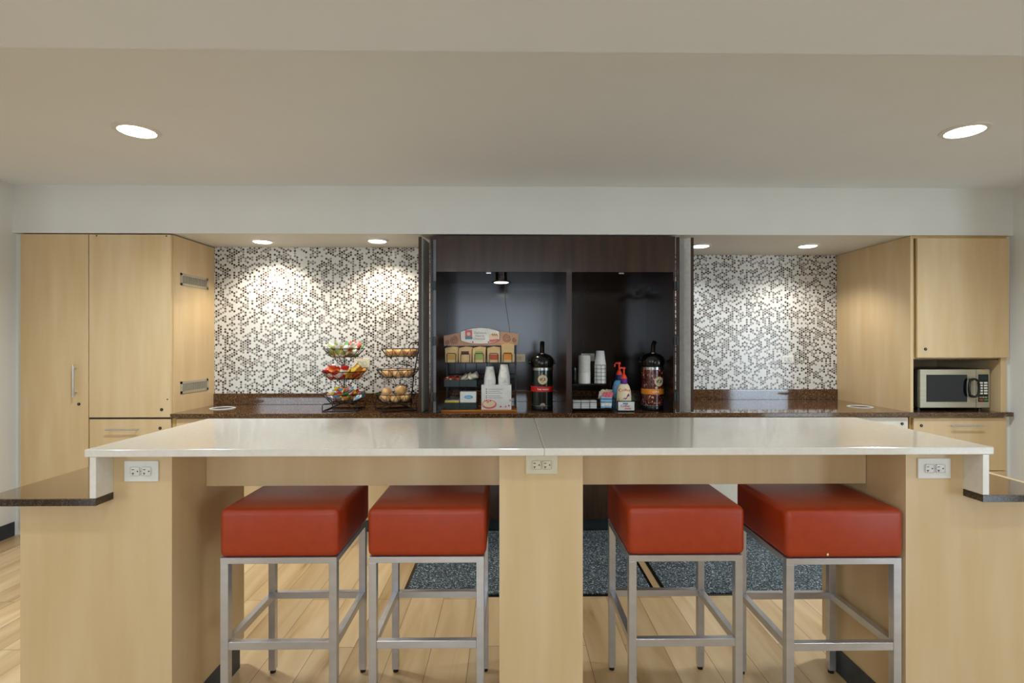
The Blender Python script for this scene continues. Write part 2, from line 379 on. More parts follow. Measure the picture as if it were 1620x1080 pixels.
# ------------------------------------------------------------ cabinets
def lock(par, x, y, z, mat='black_plastic'):
    o = MB().cyl((x, y-.004, z), .011, .006, 'y', seg=20).build('lock', mat, par, True)
    MB().box(x-.001, x+.001, y-.0052, y-.004, z-.005, z+.005).build('keyhole', 'silver', o)
def pull(par, p0, p1, y, r=.006, off=.03):
    """bar pull between two points (x,z) on the face y"""
    h = MB().tube([(p0[0], y-off, p0[1]), (p1[0], y-off, p1[1])], r, 12)
    for k in (.12, .88):
        x = p0[0]+(p1[0]-p0[0])*k; z = p0[1]+(p1[1]-p0[1])*k
        h.cyl((x, y-off, z), r*.8, off, 'y', seg=10)
    h.build('handle', 'steel', par, True)
def screw(par, x, y, z): MB().cyl((x, y-.002, z), .005, .003, 'y', seg=12).build('screw', 'black_plastic', par)
ZT = Z(370.5, 200, FY)
# tall single-door cabinet at far left
XA1 = X(140, FY)
t = thing('tall_cabinet', ((XA0+XA1)/2, FY+.3, 0), 'tall maple cupboard against the left wall with one long door and a vertical bar handle', 'cabinet')
MB().box(XA0, XA1-.001, FY+.022, YL, .1, ZT).build('body', 'maple_edge', t)
MB().box(XA0+.01, XA1-.01, FY+.07, YL-.02, 0, .1).build('toe_kick', 'toe_kick', t)
d = MB().box(XA0+.001, XA1-.003, FY, FY+.02, .105, ZT, .0015, 1).build('door', 'maple', t)
pull(d, (X(121, FY), Z(576, 121, FY)), (X(121, FY), Z(627, 121, FY)), FY)
lock(d, X(125, FY), FY, Z(639, 125, FY))
# second tall cabinet with upper door and drawer, its side wall carries two vents
XB0, XB1 = X(141, FY), XLs
t = thing('tall_cabinet', ((XB0+XB1)/2, FY+.3, 0), 'tall maple cabinet left of the mosaic wall, with drawer and two side vents', 'cabinet')
MB().box(XB0, XB1, FY+.022, YL-.001, .1, ZT).build('body', 'maple', t)
MB().box(XB0+.01, XB1-.05, FY+.07, YL-.02, 0, .1).build('toe_kick', 'toe_kick', t)
zb = Z(660, 200, FY)
d = MB().box(XB0+.002, XB1-.006, FY-.004, FY+.018, zb, ZT-.002, .0015, 1).build('door', 'maple', t)
lock(d, X(256.5, FY), FY-.004, Z(647.5, 256, FY))
for px, py in ((153.5, 373), (264, 373.5), (265.5, 631.5)): screw(d, X(px, FY), FY-.004, Z(py, px, FY))
MB().box(XB0, XB1-.004, FY+.004, FY+.021, zb-.014, zb).build('gap_shadow_strip', 'black_plastic', t)
d = MB().box(XB0+.002, XB1-.006, FY, FY+.02, .46, zb-.014, .0015, 1).build('drawer', 'maple', t)
pull(d, (X(171, FY), Z(678.5, 171, FY)), (X(223, FY), Z(678.5, 223, FY)), FY, .005)
lock(d, X(253.5, FY), FY, Z(677, 253, FY))
MB().box(XB0+.002, XB1-.006, FY, FY+.02, .105, .455, .0015, 1).build('door', 'maple', t)
def vent(par, y0, y1, z0, z1, x):
    v = MB().box(x, x+.004, y0, y1, z0, z0+.018).box(x, x+.004, y0, y1, z1-.018, z1).box(x, x+.004, y0, y0+.022, z0, z1).box(x, x+.004, y1-.022, y1, z0, z1)
    n = 24; a, b = y0+.022, y1-.022
    for i in range(n):
        y = a+(b-a)*i/n; v.box(x+.0005, x+.0035, y, y+(b-a)/n*.42, z0+.015, z1-.015)
    o = v.build('vent_grille', 'vent_metal', par)
    MB().box(x+.0001, x+.0006, y0+.004, y1-.004, z0+.004, z1-.004).build('vent_opening', 'c_ink', o)
yv0 = 4.07; yv1 = 4.44
vent(t, yv0, yv1, Z(454.5, 310, 4.25), Z(436, 310, 4.25), XLs)
vent(t, yv0, yv1, Z(619.5, 310, 4.25), Z(601, 310, 4.25), XLs)

# base cabinets left bay
def base_cab(x0, x1, yb, label, mat, group, doors=1, lockx=None, depth=None):
    t = thing('base_cabinet', ((x0+x1)/2, FY+.3, 0), label, 'cabinet', group)
    MB().box(x0, x1, FY+.022, yb, .1, CT-.033).build('body', 'maple_edge' if mat != 'walnut' else mat, t)
    MB().box(x0, x1, FY+.06, yb-.05, 0, .1).build('toe_kick', 'toe_kick', t)
    for k in range(doors):
        a = x0+(x1-x0)*k/doors+.002; b = x0+(x1-x0)*(k+1)/doors-.002
        d = MB().box(a, b, FY, FY+.02, .105, CT-.040, .0015, 1).build('door', mat, t)
        if lockx is not None: lock(d, lockx, FY, Z(670, 1427, FY))
    return t
GB = 'base cabinets under the back counter'
x0 = XLs+.03; xm = X(480, FY)
MB().box(XLs+.001, x0-.002, FY+.005, FY+.03, .1, CT-.033).build('filler_strip', 'maple_edge', tag(bpy.data.objects.new('cabinet_filler', None), 'narrow maple filler strip between the tall cabinet and the base cabinets', 'filler') )
fo = bpy.data.objects['cabinet_filler']; C.objects.link(fo)
base_cab(x0, xm, YL, 'maple base cabinet under the left counter, nearer the tall cabinets', 'maple', GB, 2)
base_cab(xm+.001, XNL-.001, YL, 'maple base cabinet under the left counter, beside the dark base cabinet', 'maple', GB, 2)
base_cab(XNL, XNR, YN, 'dark walnut base cabinet under the hutch, behind the middle stools', 'walnut', GB, 2)
c1, c2 = X(1187, FY), X(1305, FY)
base_cab(XNR+.001, c1, YR, 'pale base cabinet under the right counter, beside the dark base cabinet', 'pale_laminate', GB)
base_cab(c1+.001, c2, YR, 'pale base cabinet in the middle of the right counter run', 'pale_laminate', GB)
c3 = X(1437, FY)
base_cab(c2+.001, c3, YR, 'pale base cabinet with a round lock just left of the microwave drawer', 'pale_laminate', GB, 1, X(1427, FY))
# drawer cabinet under microwave
XD0 = X(1442, FY)
t = thing('drawer_cabinet', ((XD0+XE)/2, FY+.3, 0), 'maple drawer unit under the microwave with a lock and a slim bar pull', 'cabinet')
MB().box(XD0, XE, FY+.022, YR, .1, CT-.033).build('body', 'maple_edge', t)
MB().box(XD0, XE, FY+.07, YR-.05, 0, .1).build('toe_kick', 'toe_kick', t)
d = MB().box(X(1445.5, FY), XE-.003, FY, FY+.02, .46, CT-.045, .0015, 1).build('drawer', 'maple', t)
pull(d, (X(1500, FY), Z(673, 1500, FY)), (X(1551, FY), Z(673, 1550, FY)), FY, .005)
lock(d, X(1457.5, FY), FY, Z(673, 1457, FY))
MB().box(X(1445.5, FY), XE-.003, FY, FY+.02, .105, .455, .0015, 1).build('door', 'maple', t)

# upper cabinet with microwave bay
zt = Z(375.5, 1520, FY); zd = Z(565.5, 1520, FY)
t = thing('wall_cabinet', ((XRs+XE)/2, FY+.3, CT), 'tall maple wall cabinet above the microwave with a broad side panel', 'cabinet')
MB().box(XRs, XRs+.022, FY+.004, YR-.001, CT, ZS-.003).build('side_panel', 'maple', t)
xr0 = X(1584, FY)
MB().box(xr0, XE, FY+.004, YR, CT, ZS-.003).build('side_panel', 'maple', t)
MB().box(XRs+.022, xr0, FY+.024, YR, zd-.01, ZS-.003).build('body', 'maple_edge', t)
MB().box(XRs+.022, xr0, YR-.3, YR-.28, CT, zd-.01).build('back_panel', 'maple', t)
MB().box(XRs+.022, xr0, FY+.022, YR-.3, zd-.018, zd-.0102).build('shelf', 'walnut', t)
MB().box(XRs+.01, XE, FY+.002, FY+.024, Z(377.5, 1520, FY), zt+.012).build('top_rail', 'maple_edge', t)
d = MB().box(X(1448.5, FY), XE-.002, FY-.018, FY+.002, zd, Z(377.5, 1520, FY), .0015, 1).build('door', 'maple', t)
lock(d, X(1461, FY), FY-.018, Z(552, 1461, FY))

# ------------------------------------------------------------ back counters
def counter(name, x0, x1, y0, yb, label, z=CT, splash=None, th=.032):
    t = thing(name, ((x0+x1)/2, (y0+yb)/2, z-th), label, 'countertop')
    MB().box(x0, x1, y0, yb, z-th, z, .003, 2).build('slab', 'granite', t)
    if splash: MB().box(splash[0], splash[1], yb-.02, yb-.0005, z, 1.0, .002, 1).build('backsplash', 'granite', t)
counter('countertop', XLs+.001, XNL-.002, FY-.025, YL, 'polished brown granite counter with low backsplash below the left mosaic wall', splash=(XLs+.001, XNL-.002))
counter('countertop', XNL, XNR, FY-.033, YN, 'polished brown granite counter inside the dark hutch', th=.037, splash=(XNL+.03, XNR-.03))
t3 = counter('countertop', XNR+.002, X(1599, FY), FY-.025, YR, 'polished brown granite counter running right under the microwave', splash=(XNR+.002, XRs-.001))
for px, py, lb in ((352, 645.8, 'chrome trash chute ring set into the left counter'), (1361, 643.5, 'chrome trash chute ring set into the right counter')):
    c = onz(px, py, CT)
    t = thing('trash_chute_ring', c, lb, 'trash chute', 'chrome trash rings')
    MB().lathe(c, [(.095, 0), (.096, .003), (.088, .006), (.078, .005), (.074, .002), (.074, 0)], 40).build('rim', 'chrome_rim', t, True)
    MB().cyl((c.x, c.y, c.z+.0005), .074, .0008, seg=36).build('opening', 'c_ink', t)

# ------------------------------------------------------------ dark hutch
xo0, xo1 = X(690, FY), X(1065, FY); zo = Z(430, 880, FY); ZH = Z(373.5, 880, FY); xd0, xd1 = X(896, FY), X(904.5, FY)
t = thing('hutch', ((xo0+xo1)/2, FY+.4, CT), 'dark glossy walnut hutch with two open beverage niches on the counter', 'hutch')
MB().box(XNL, xo0, FY-.003, YN+.02, CT, ZH).build('side_panel', 'walnut', t)
MB().box(xo1, X(1068, FY), FY-.003, YN+.02, CT, ZH).build('side_panel', 'walnut', t)
MB().box(xo0, xo1, FY-.003, FY+.019, zo, ZH).build('fascia', 'walnut', t)
MB().box(xd0, xd1, FY-.002, YN, CT, zo).build('divider', 'walnut', t)
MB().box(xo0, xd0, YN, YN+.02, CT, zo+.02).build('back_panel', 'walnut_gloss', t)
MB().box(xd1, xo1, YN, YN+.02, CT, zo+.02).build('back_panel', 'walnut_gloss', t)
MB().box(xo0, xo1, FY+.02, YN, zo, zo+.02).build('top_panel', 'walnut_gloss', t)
for px in (773, 983): MB().box(X(px-4, FY+.03), X(px+4, FY+.03), FY+.025, FY+.05, zo-.012, zo, .002).build('door_catch', 'silver', t)
for i in range(5): MB().cyl((xo1-.001, FY+.12, 1.45+i*.05), .004, .003, 'x', seg=10).xf(Matrix.Translation((-.001, 0, 0))).build('shelf_pin_hole', 'silver', t)
o = MB().box(-.07, .07, -.012, .012, -.02, .02, .002).xf(Matrix.Translation((xo1-.12, 4.4, 1.86)) @ Matrix.Rotation(-.35, 4, 'Y')).build('bracket', 'black_plastic', t)
MB().box(xo1-.06, xo1, 4.39, 4.41, 1.84, 1.86).build('bracket_arm', 'black_plastic', t)
# light in the left niche
c = P(793, 441, 4.2); c.z = zo-.055
t = thing('niche_light', (c.x, c.y, zo), 'round downlight glowing under the top of the left hutch niche', 'ceiling light')
MB().cyl((c.x, c.y, zo-.045), .045, .044, seg=28).build('housing', 'walnut_gloss', t, True)
MB().lathe((c.x, c.y, zo-.055), [(.075, 0), (.078, .005), (.06, .012), (.05, .012)], 36).build('trim_ring', 'silver', t, True)
MB().lathe((c.x, c.y, zo-.055), [(.001, -.006), (.04, -.004), (.056, -.001), (.058, .002)], 36).build('lens', 'lamp', t, True)
spot((c.x, c.y, zo-.075), 9, WARM, 150, 1, .04)
# cord down the back of the niche
p0 = P(799, 452, YN-.006); p1 = P(808, 560, YN-.006)
tag(MB().tube([(p0.x, p0.y, p0.z+.01), (p0.x+.003, p0.y, p0.z-.15), (p1.x-.01, p1.y, p1.z+.22), (p1.x, p1.y, p1.z)], .003, 8).build('light_cord', 'vent_metal', None, True), 'thin pale cord hanging down the back of the left niche', 'cord')

# folding doors standing open either side of the hutch
def leaf(side, px_edge0, px_edge1, px_st0, px_st1, label):
    z0, z1 = CT+.004, Z(375, 880, FY)
    a, b = X(px_edge0, FY), X(px_edge1, FY)
    t = thing('folding_door', ((a+b)/2, 4.1, CT), label, 'door')
    ye = 4.22 if side < 0 else 4.07
    # leaf seen slightly open, its far end nearer the hutch
    far = X(679.5, ye) if side < 0 else X(1074, ye)
    MB().box(a, b, FY, FY+.006, z0, z1, .001, 1).build('edge_band', 'walnut', t)
    def slab(p, q, w0, w1, mat, nm):
        m = MB(); lo = [m.bm.verts.new(c) for c in ((p, FY+.006, z0), (q, FY+.006, z0), (w1, ye, z0), (w0, ye, z0))]
        hi = [m.bm.verts.new((v.co.x, v.co.y, z1)) for v in lo]
        m.bm.faces.new(lo[::-1]); m.bm.faces.new(hi)
        for i in range(4): m.bm.faces.new((lo[i], lo[(i+1) % 4], hi[(i+1) % 4], hi[i]))
        m.build(nm, mat, t)
    wth = b-a
    if side < 0:
        slab(b-.006, b, far-.006, far, 'c_white', 'inner_face'); slab(a, b-.0061, far-wth, far-.0061, 'walnut', 'outer_face')
    else:
        slab(a, a+.006, far, far+.006, 'c_white', 'inner_face'); slab(a+.0061, b, far+.0061, far+wth, 'walnut', 'outer_face')
    s0, s1 = X(px_st0, FY), X(px_st1, FY)
    MB().box(s0, s1, FY-.016, FY-.004, z0, z1, .001, 1).build('stile', 'walnut', t)
    for py in (452, 539, 627):
        z = Z(py, 880, FY); cx = xo0-.012 if side < 0 else xo1+.012
        h = MB().box(cx-.012, cx+.012, FY-.024, FY-.017, z-.034, z+.034, .002, 1)
        h.cyl((cx+.012*side, FY-.026, z-.034), .006, .068, 'z', seg=12)
        o = h.build('hinge', 'toe_kick', t, True)
    return t
t = leaf(-1, 662, 667, 681, 684, 'folded hutch door open left, dark edge and pale inner face, beside the wire baskets')
a, b = X(685.5, FY), X(690, FY)
k = MB().box(a, b, FY-.010, FY-.0035, CT+.004, Z(380, 880, FY)).build('aluminium_strip', 'strip_metal', t)
n = MB()
for i in range(60): n.box(a-.001, a+.003, FY-.0115, FY-.0095, CT+.02+i*.0208, CT+.032+i*.0208)
n.build('perforations', 'c_ink', k)
t = leaf(1, 1093, 1097.5, 1069, 1074, 'folded hutch door open right, dark edge and pale inner face, beside the right mosaic')

# ------------------------------------------------------------ outlets
def outlet(c, wdt, hgt, label, cat='outlet', mat='white_plastic', group='wall outlets', detail=True):
    """horizontal duplex outlet, c = centre on the face it is fixed to (facing -Y)"""
    t = thing('power_outlet', c, label, cat, group)
    MB().box(c.x-wdt/2, c.x+wdt/2, c.y-.006, c.y, c.z-hgt/2, c.z+hgt/2, .002, 2).build('cover_plate', mat, t)
    for s in (-1, 1):
        u = c.x+s*wdt*.165
        r = MB().box(u-.0165, u+.0165, c.y-.0085, c.y-.006, c.z-.0155, c.z+.0155, .005, 3).build('receptacle', mat, t)
        k = MB().box(u-.011, u-.003, c.y-.0091, c.y-.0084, c.z+.005, c.z+.0072)
        k.box(u-.011, u-.003, c.y-.0091, c.y-.0084, c.z-.0072, c.z-.005).box(u-.0082, u-.0058, c.y-.0091, c.y-.0084, c.z-.012, c.z-.006)
        k.cyl((u+.009, c.y-.0091, c.z), .0024, .0008, 'y', seg=12)
        k.build('slots', 'c_ink', r)
    MB().cyl((c.x, c.y-.0072, c.z), .0022, .0015, 'y', seg=10).build('screw', 'silver', t)
PY = 1.89                                  # face of the bar pedestals
outlet(P(225, 744.5, PY), .119, .073, 'white double outlet on the left bar pedestal')
outlet(P(857, 734.5, PY), .114, .066, 'cream double outlet on the middle bar pedestal, tight under the bar top', mat='cream_plastic')
outlet(P(1476.5, 740, PY), .119, .073, 'white double outlet on the right bar pedestal')
outlet(P(573, 574, YL), .13, .074, 'cream outlet on the left mosaic wall behind the snack baskets', mat='cream_plastic')
outlet(P(1246, 568, YR), .11, .07, 'white outlet on the right mosaic wall')
outlet(P(822, 566, YN), .10, .07, 'cream outlet on the back of the left hutch niche', mat='cream_plastic')
outlet(P(930, 565, YN), .12, .07, 'white outlet behind the cup stacks in the right hutch niche')

# ------------------------------------------------------------ the bar
TY = 1.81; TB = 2.545; ZB = Z(709, 850, TY); ZU = ZB-.026; WZ = .903
bx0, bx1 = X(133, TY), X(1573, TY)
t = thing('bar_counter', ((bx0+bx1)/2, TY+.35, WZ), 'long cream stone bar top with short end panels standing on lower side shelves', 'countertop')
xj = X(861, TY)
MB().box(bx0, xj-.0004, TY, TB, ZU, ZB, .003, 2).build('slab', 'quartz', t)
MB().box(xj+.0004, bx1, TY, TB, ZU, ZB, .003, 2).build('slab', 'quartz', t)
el0, el1 = X(141, TY), X(151, TY); er0, er1 = X(1555.5, TY), X(1565.5, TY)
MB().box(el0, el1, TY+.001, TB-.01, WZ, ZU, .001, 1).build('end_panel', 'quartz', t)
MB().box(er0, er1, TY+.001, TB-.01, WZ, ZU, .001, 1).build('end_panel', 'quartz', t)
# low side shelves (dark polished stone, cabinet reflection painted into the top colour)
WB = 2.5
wl0, wr1 = X(-36, TY), X(1640, TY)
tag(MB().box(wl0, el1, TY, WB, WZ-.024, WZ, .003, 2).build('side_shelf', 'granite_cabinet_reflection'), 'low polished brown shelf with dark edge at the left end of the bar', 'shelf')
tag(MB().box(er0, X(1690, TY), TY, WB, WZ-.024, WZ, .003, 2).build('side_shelf', 'granite_cabinet_reflection'), 'low polished brown shelf with dark edge at the right end of the bar', 'shelf')
for o, x0, x1, xe in ((bpy.data.objects['side_shelf'], wl0, el1, el1), (bpy.data.objects['side_shelf.001'], er0, X(1690, TY), er0-.0015)):
    MB().box(x0, x1, TY-.0015, TY-.0001, WZ-.024, WZ-.001).box(xe, xe+.0015, TY-.0015, PY-.0005, WZ-.024, WZ-.001).build('edge_strip', 'granite_dark', o)  # dark strip keeps the edge clear of the painted reflection
# pedestals
PB = 2.40
def pedestal(full, low, label, side):
    xs = full+(low or full)
    t = thing('bar_pedestal', ((min(xs)+max(xs))/2, (PY+PB)/2, 0), label, 'bar pedestal')
    m = MB()
    f0, f1 = full
    if low:
        a, b = min(xs), max(xs); z = WZ-.0245
        pts = [(a, .002), (b, .002), (b, ZU-.0005), (f0, ZU-.0005), (f0, z), (a, z)] if side < 0 else [(a, .002), (b, .002), (b, z), (f1, z), (f1, ZU-.0005), (a, ZU-.0005)]
        m.prism(pts, PY, PB-.05)
        m.box(a, b, PB-.0505, PB, .105, z)
    else: m.box(f0, f1, PY, PB, .002, ZU-.0005)
    m.build('body', 'maple', t)
    return t
xa, xb, xc = X(32, PY), el1+.0005, X(272, PY)
tl = pedestal((xb, xc), (xa, xb), 'broad maple pedestal at the left end of the bar', -1)
MB().box(xc, xc+.007, PY+.06, PB-.05, 0, .105).build('baseboard', 'base_rubber', tl)
xa2, xc2, xb2 = X(1433, PY), er0-.0005, X(1700, PY)
tr = pedestal((xa2, xc2), (xc2, xb2), 'broad maple pedestal at the right end of the bar', 1)
MB().box(xa2-.007, xa2, PY+.06, PB-.05, 0, .105).build('baseboard', 'base_rubber', tr)
xm0, xm1 = X(790, PY), X(922, PY)
pedestal((xm0, xm1), None, 'narrow maple pedestal in the middle of the bar, between the stool pairs', 0)
# aprons
AY = 2.10
zap = Z(768, 560, AY); zap2 = Z(765.5, 1150, AY)
xl = X(326, AY); xr = X(1370, AY)
tag(MB().box(xl-.0, xm0-.001, AY, AY+.02, zap, ZU-.001, .001, 1).build('apron_panel', 'maple'), 'pale maple apron board under the left half of the bar top', 'apron')
tag(MB().box(xm1+.001, xr, AY, AY+.02, zap2, ZU-.001, .001, 1).build('apron_panel', 'maple'), 'maple apron board under the right half of the bar top', 'apron')
# ends of aprons reach the pedestals
# ------------------------------------------------------------ stools
def make_stool(label):
    W, D = .417, .41; tb = .028
    t = thing('bar_stool', (0, 0, 0), label, 'stool', 'bar stools at the counter')
    zt = .656; zr = .351
    sq = MB().box(-W/2-.004, W/2+.008, -.004, D+.006, zt, .832, .022, 4)
    # slight puff on the faces
    for v in sq.bm.verts:
        x, y, z = v.co
        if z > .75: v.co.z += .004*(1-min(1, (2*x/W)**2))*(1-min(1, ((y-D/2)*2/D)**2))
    seat = sq.build('seat', 'orange_vinyl', t, True, True)
    MB().tube([(-W/2+.012, .0065, .8245), (W/2-.008, .0065, .8245), (W/2-.008, D-.006, .8245), (-W/2+.012, D-.006, .8245)], .0018, 6, True).build('seam', 'orange_vinyl', seat, True, True)
    fr = MB().box(-W/2, W/2, 0, tb, zt-.022, zt-.0003, .001, 1).box(-W/2, W/2, D-tb, D, zt-.022, zt-.0003, .001, 1).box(-W/2, -W/2+tb, tb, D-tb, zt-.022, zt-.0003, .001, 1).box(W/2-tb, W/2, tb, D-tb, zt-.022, zt-.0003, .001, 1)
    fr.build('seat_frame', 'steel', t, False, True)
    for x in (-W/2, W/2-tb):
        for y in (0, D-tb):
            l = MB().box(x, x+tb, y, y+tb, .014, zt-.022, .001, 1).build('leg', 'steel', t, False, True)
            MB().cyl((x+tb/2, y+tb/2, 0), .012, .014, seg=16).build('foot_glide', 'black_plastic', l, True, True)
    for y in (0, D-tb): MB().box(-W/2+tb, W/2-tb, y+.002, y+tb-.002, zr-.028, zr, .001, 1).build('footrest_bar', 'steel', t, False, True)
    for x in (-W/2, W/2-tb): MB().box(x+.002, x+tb-.002, tb, D-tb, zr-.028, zr, .001, 1).build('side_bar', 'steel', t, False, True)
    return t
s0 = make_stool('orange-red square bar stool nearest the left pedestal')
xsn = [((350+531)/2, 1.92, 'orange-red square bar stool beside the left pedestal, first from the left'), ((583+766)/2, 1.92, 'orange-red square bar stool just left of the middle pedestal'),
      ((995+1176)/2, 1.92, 'orange-red square bar stool just right of the middle pedestal'), ((1242+1429)/2, 1.885, 'orange-red square bar stool beside the right pedestal, with a small pale fleck')]
for i, (px, y, lb) in enumerate(xsn):
    loc = (X(px, y), y, 0)
    if i == 0: s0.location = loc; s0['label'] = lb
    else: s = dup(s0, loc, lb)
MB().ball((X(1308, 1.885), 1.8795, Z(876, 1308, 1.885)), .004, .0015, .005, 8, 6).build('pale_fleck', 'c_cream', s, True)
# ------------------------------------------------------------ floor mats
def floor_mat_obj(x0, x1, label):
    t = thing('floor_mat', ((x0+x1)/2, 3.5, 0), label, 'mat', 'entrance mats behind the bar')
    MB().box(x0+.02, x1-.02, 3.0, 4.0, .0, .010, .002, 1).build('carpet', 'entry_mat', t)
    MB().box(x0, x1, 2.98, 4.015, .0, .004).build('rubber_border', 'black_plastic', t)
floor_mat_obj(X(634, 2.98), X(1041, 2.98), 'charcoal speckled floor mat behind the bar, left of the two')
floor_mat_obj(X(1053, 2.98), X(1053, 2.98)+1.5, 'charcoal speckled floor mat behind the bar, right of the two')

# ------------------------------------------------------------ microwave
my = 4.03; mx0, mx1 = X(1455.5, my), X(1566, my); mz0, mz1 = Z(645, 1510, my), Z(584, 1510, my)
t = thing('microwave', ((mx0+mx1)/2, my+.2, CT), 'steel microwave oven with black curved handle in the right cabinet bay', 'microwave')
MB().box(mx0-.012, mx1-.004, my+.03, my+.42, mz0+.004, mz1+.002, .006, 2).build('casing', 'black_plastic', t)
xs_ = X(1544.5, my)
d = MB().box(mx0, xs_-.001, my, my+.03, mz0, mz1, .004, 2).build('door', 'microwave_metal', t)
MB().box(X(1465.5, my), X(1530, my), my-.002, my+.001, Z(635.5, 1500, my), Z(592.5, 1500, my), .001, 1).build('window', 'dark_glass', d)
hx = X(1536, my); hz = Z(613, 1536, my)
hb = []
for k in range(24):
    a = 2*PI*k/24; hb.append((hx+.037*abs(math.cos(a))**.7*(1 if math.cos(a) > 0 else -1)*.9, my-.022-.012*max(0, math.cos(a)), hz+.068*abs(math.sin(a))**.7*(1 if math.sin(a) > 0 else -1)))
h = MB().tube(hb, .0085, 10, True)
for s in (-1, 1): h.cyl((hx-.01, my-.026, hz+s*.062), .009, .027, 'y', seg=12)
h.build('handle', 'black_plastic', d, True)
pn = MB().box(xs_+.001, mx1, my, my+.03, mz0, mz1, .003, 2).build('control_panel', 'microwave_metal', t)
px0, px1 = X(1547.5, my), X(1563.5, my)
kp = MB().box(px0, px1, my-.002, my+.001, Z(635.5, 1555, my), Z(592, 1555, my), .001, 1).build('keypad', 'black_plastic', pn)
MB().box(px0+.012, px1-.012, my-.003, my-.0019, Z(600, 1555, my), Z(594.5, 1555, my)).build('display', 'lcd', kp)
for r in range(5):
    for q in range(2):
        x = px0+.006+q*(px1-px0-.006)/2; z = Z(604+4.15*r, 1555, my)
        MB().box(x, x+.028, my-.0035, my-.0018, z-.0135, z, .001, 1).build('button', 'white_plastic', kp)
for q in range(3):
    x = px0+.007+q*.022; z = Z(627, 1555, my); MB().box(x, x+.017, my-.0035, my-.0018, z-.011, z).build('button', 'c_grey', kp)
for q, mm in ((0, 'c_rust'), (1, 'c_green')):
    x = px0+.006+q*(px1-px0-.006)/2; z = Z(631, 1555, my); MB().box(x, x+.030, my-.0035, my-.0018, z-.012, z).build('button', mm, kp)
MB().box(X(1552, my), X(1560, my), my-.001, my+.001, Z(588.4, 1555, my), Z(587, 1555, my)).build('badge', 'c_gold', pn)
for x in (mx0+.03, mx1-.03):
    for y in (my+.06, my+.36): MB().cyl((x, y, CT), .014, mz0+.004-CT, seg=14).build('foot', 'black_plastic', t)

# ------------------------------------------------------------ snack baskets
def basket_bowl(mb, c, R, r, h, n=14):
    mb.ring((c[0], c[1], c[2]+h), R, .0035, 36, 6); mb.ring(c, r, .0028, 28, 6)
    pts = []
    for i in range(2*n):
        a = PI*i/n; q, z = (R, h) if i % 2 == 0 else (r, 0)
        pts.append((c[0]+q*math.cos(a), c[1]+q*math.sin(a), c[2]+z))
    for i in range(2*n): mb.tube([pts[i], pts[(i+1) % (2*n)]], .0018, 5)
    for k in range(4):
        a = PI*k/4; mb.tube([(c[0]+r*math.cos(a), c[1]+r*math.sin(a), c[2]), (c[0]-r*math.cos(a), c[1]-r*math.sin(a), c[2])], .0018, 5)
def basket_stand(loc, label, tiers, pole, rot):
    t = thing('tiered_basket_stand', loc, label, 'basket stand', 'wire basket stands on the left counter')
    cx, cy, cz = loc
    for (ox, oy, z, R, r, h) in tiers:
        m = MB(); basket_bowl(m, (cx+ox, cy+oy, z), R, r, h); m.build('basket', 'black_wire', t, True)
    f = MB(); q = .13; m4 = Matrix.Rotation(rot, 4, 'Z')
    cs = [m4 @ Vector((a*q, b*q*.9, 0)) for a, b in ((-1, -1), (1, -1), (1, 1), (-1, 1))]
    z0, z1 = CT+.004, tiers[0][2]-.002
    f.tube([(cx+c.x, cy+c.y, z0) for c in cs], .004, 6, True)
    for c in cs:
        f.tube([(cx+c.x, cy+c.y, z0), (cx+c.x, cy+c.y, z1-.012), (cx+c.x*.93, cy+c.y*.93, z1), (cx+c.x*.4, cy+c.y*.4, z1)], .0038, 6)
        f.tube([(cx+c.x, cy+c.y, z0), (cx, cy, z0+.055)], .003, 6)
    f.build('base_frame', 'black_wire', t, True)
    p = MB().tube([(cx+a, cy+b, z) for a, b, z in pole], .005, 8)
    p.build('pole', 'black_wire', t, True)
    for (ox, oy, z, R, r, h) in tiers[1:]:
        b = MB()
        for s in (-1, -.35, .35, 1):
            b.tube([(cx+ox+s*r*.75, cy+oy-.05, z), (cx+ox+s*r*.35, cy+oy, z-.06), (cx+pole[0][0]+(ox)*.3, cy+.02, z-.075)], .0024, 6)
        b.build('bracket', 'black_wire', t, True)
    return t
BYc = 4.17
b1 = P(544.5, 640, BYc)
loc1 = (b1.x, BYc, CT)
def zz(py): return Z(py, 600, BYc)
T1 = [(0, 0, zz(636), .163, .105, zz(622)-zz(636)), (0, 0, zz(598.5), .168, .115, zz(587)-zz(598.5)), (0, 0, zz(564), .158, .10, zz(551.5)-zz(564))]
basket_stand(loc1, 'black three-tier wire basket stand full of colourful snack packets', T1, [(0, .0, CT+.055), (0, .0, zz(550))], 0)
b2 = P(626, 640, BYc); loc2 = (b2.x, BYc, CT)
T2 = [(0, 0, zz(635), .160, .115, zz(622)-zz(635)), (.018, 0, zz(596), .165, .12, zz(584)-zz(596)), (.043, .0, zz(563.5), .155, .115, zz(551.5)-zz(563.5))]
st = basket_stand(loc2, 'black three-tier wire basket stand holding golden buns, beside the open hutch door', T2, [(.10, .10, CT+.005), (.12, .10, zz(600)), (.15, .10, zz(565)), (.165, .10, zz(548)), (.16, .08, zz(541.5)), (.12, .04, zz(542)), (.10, .02, zz(547))], .5)

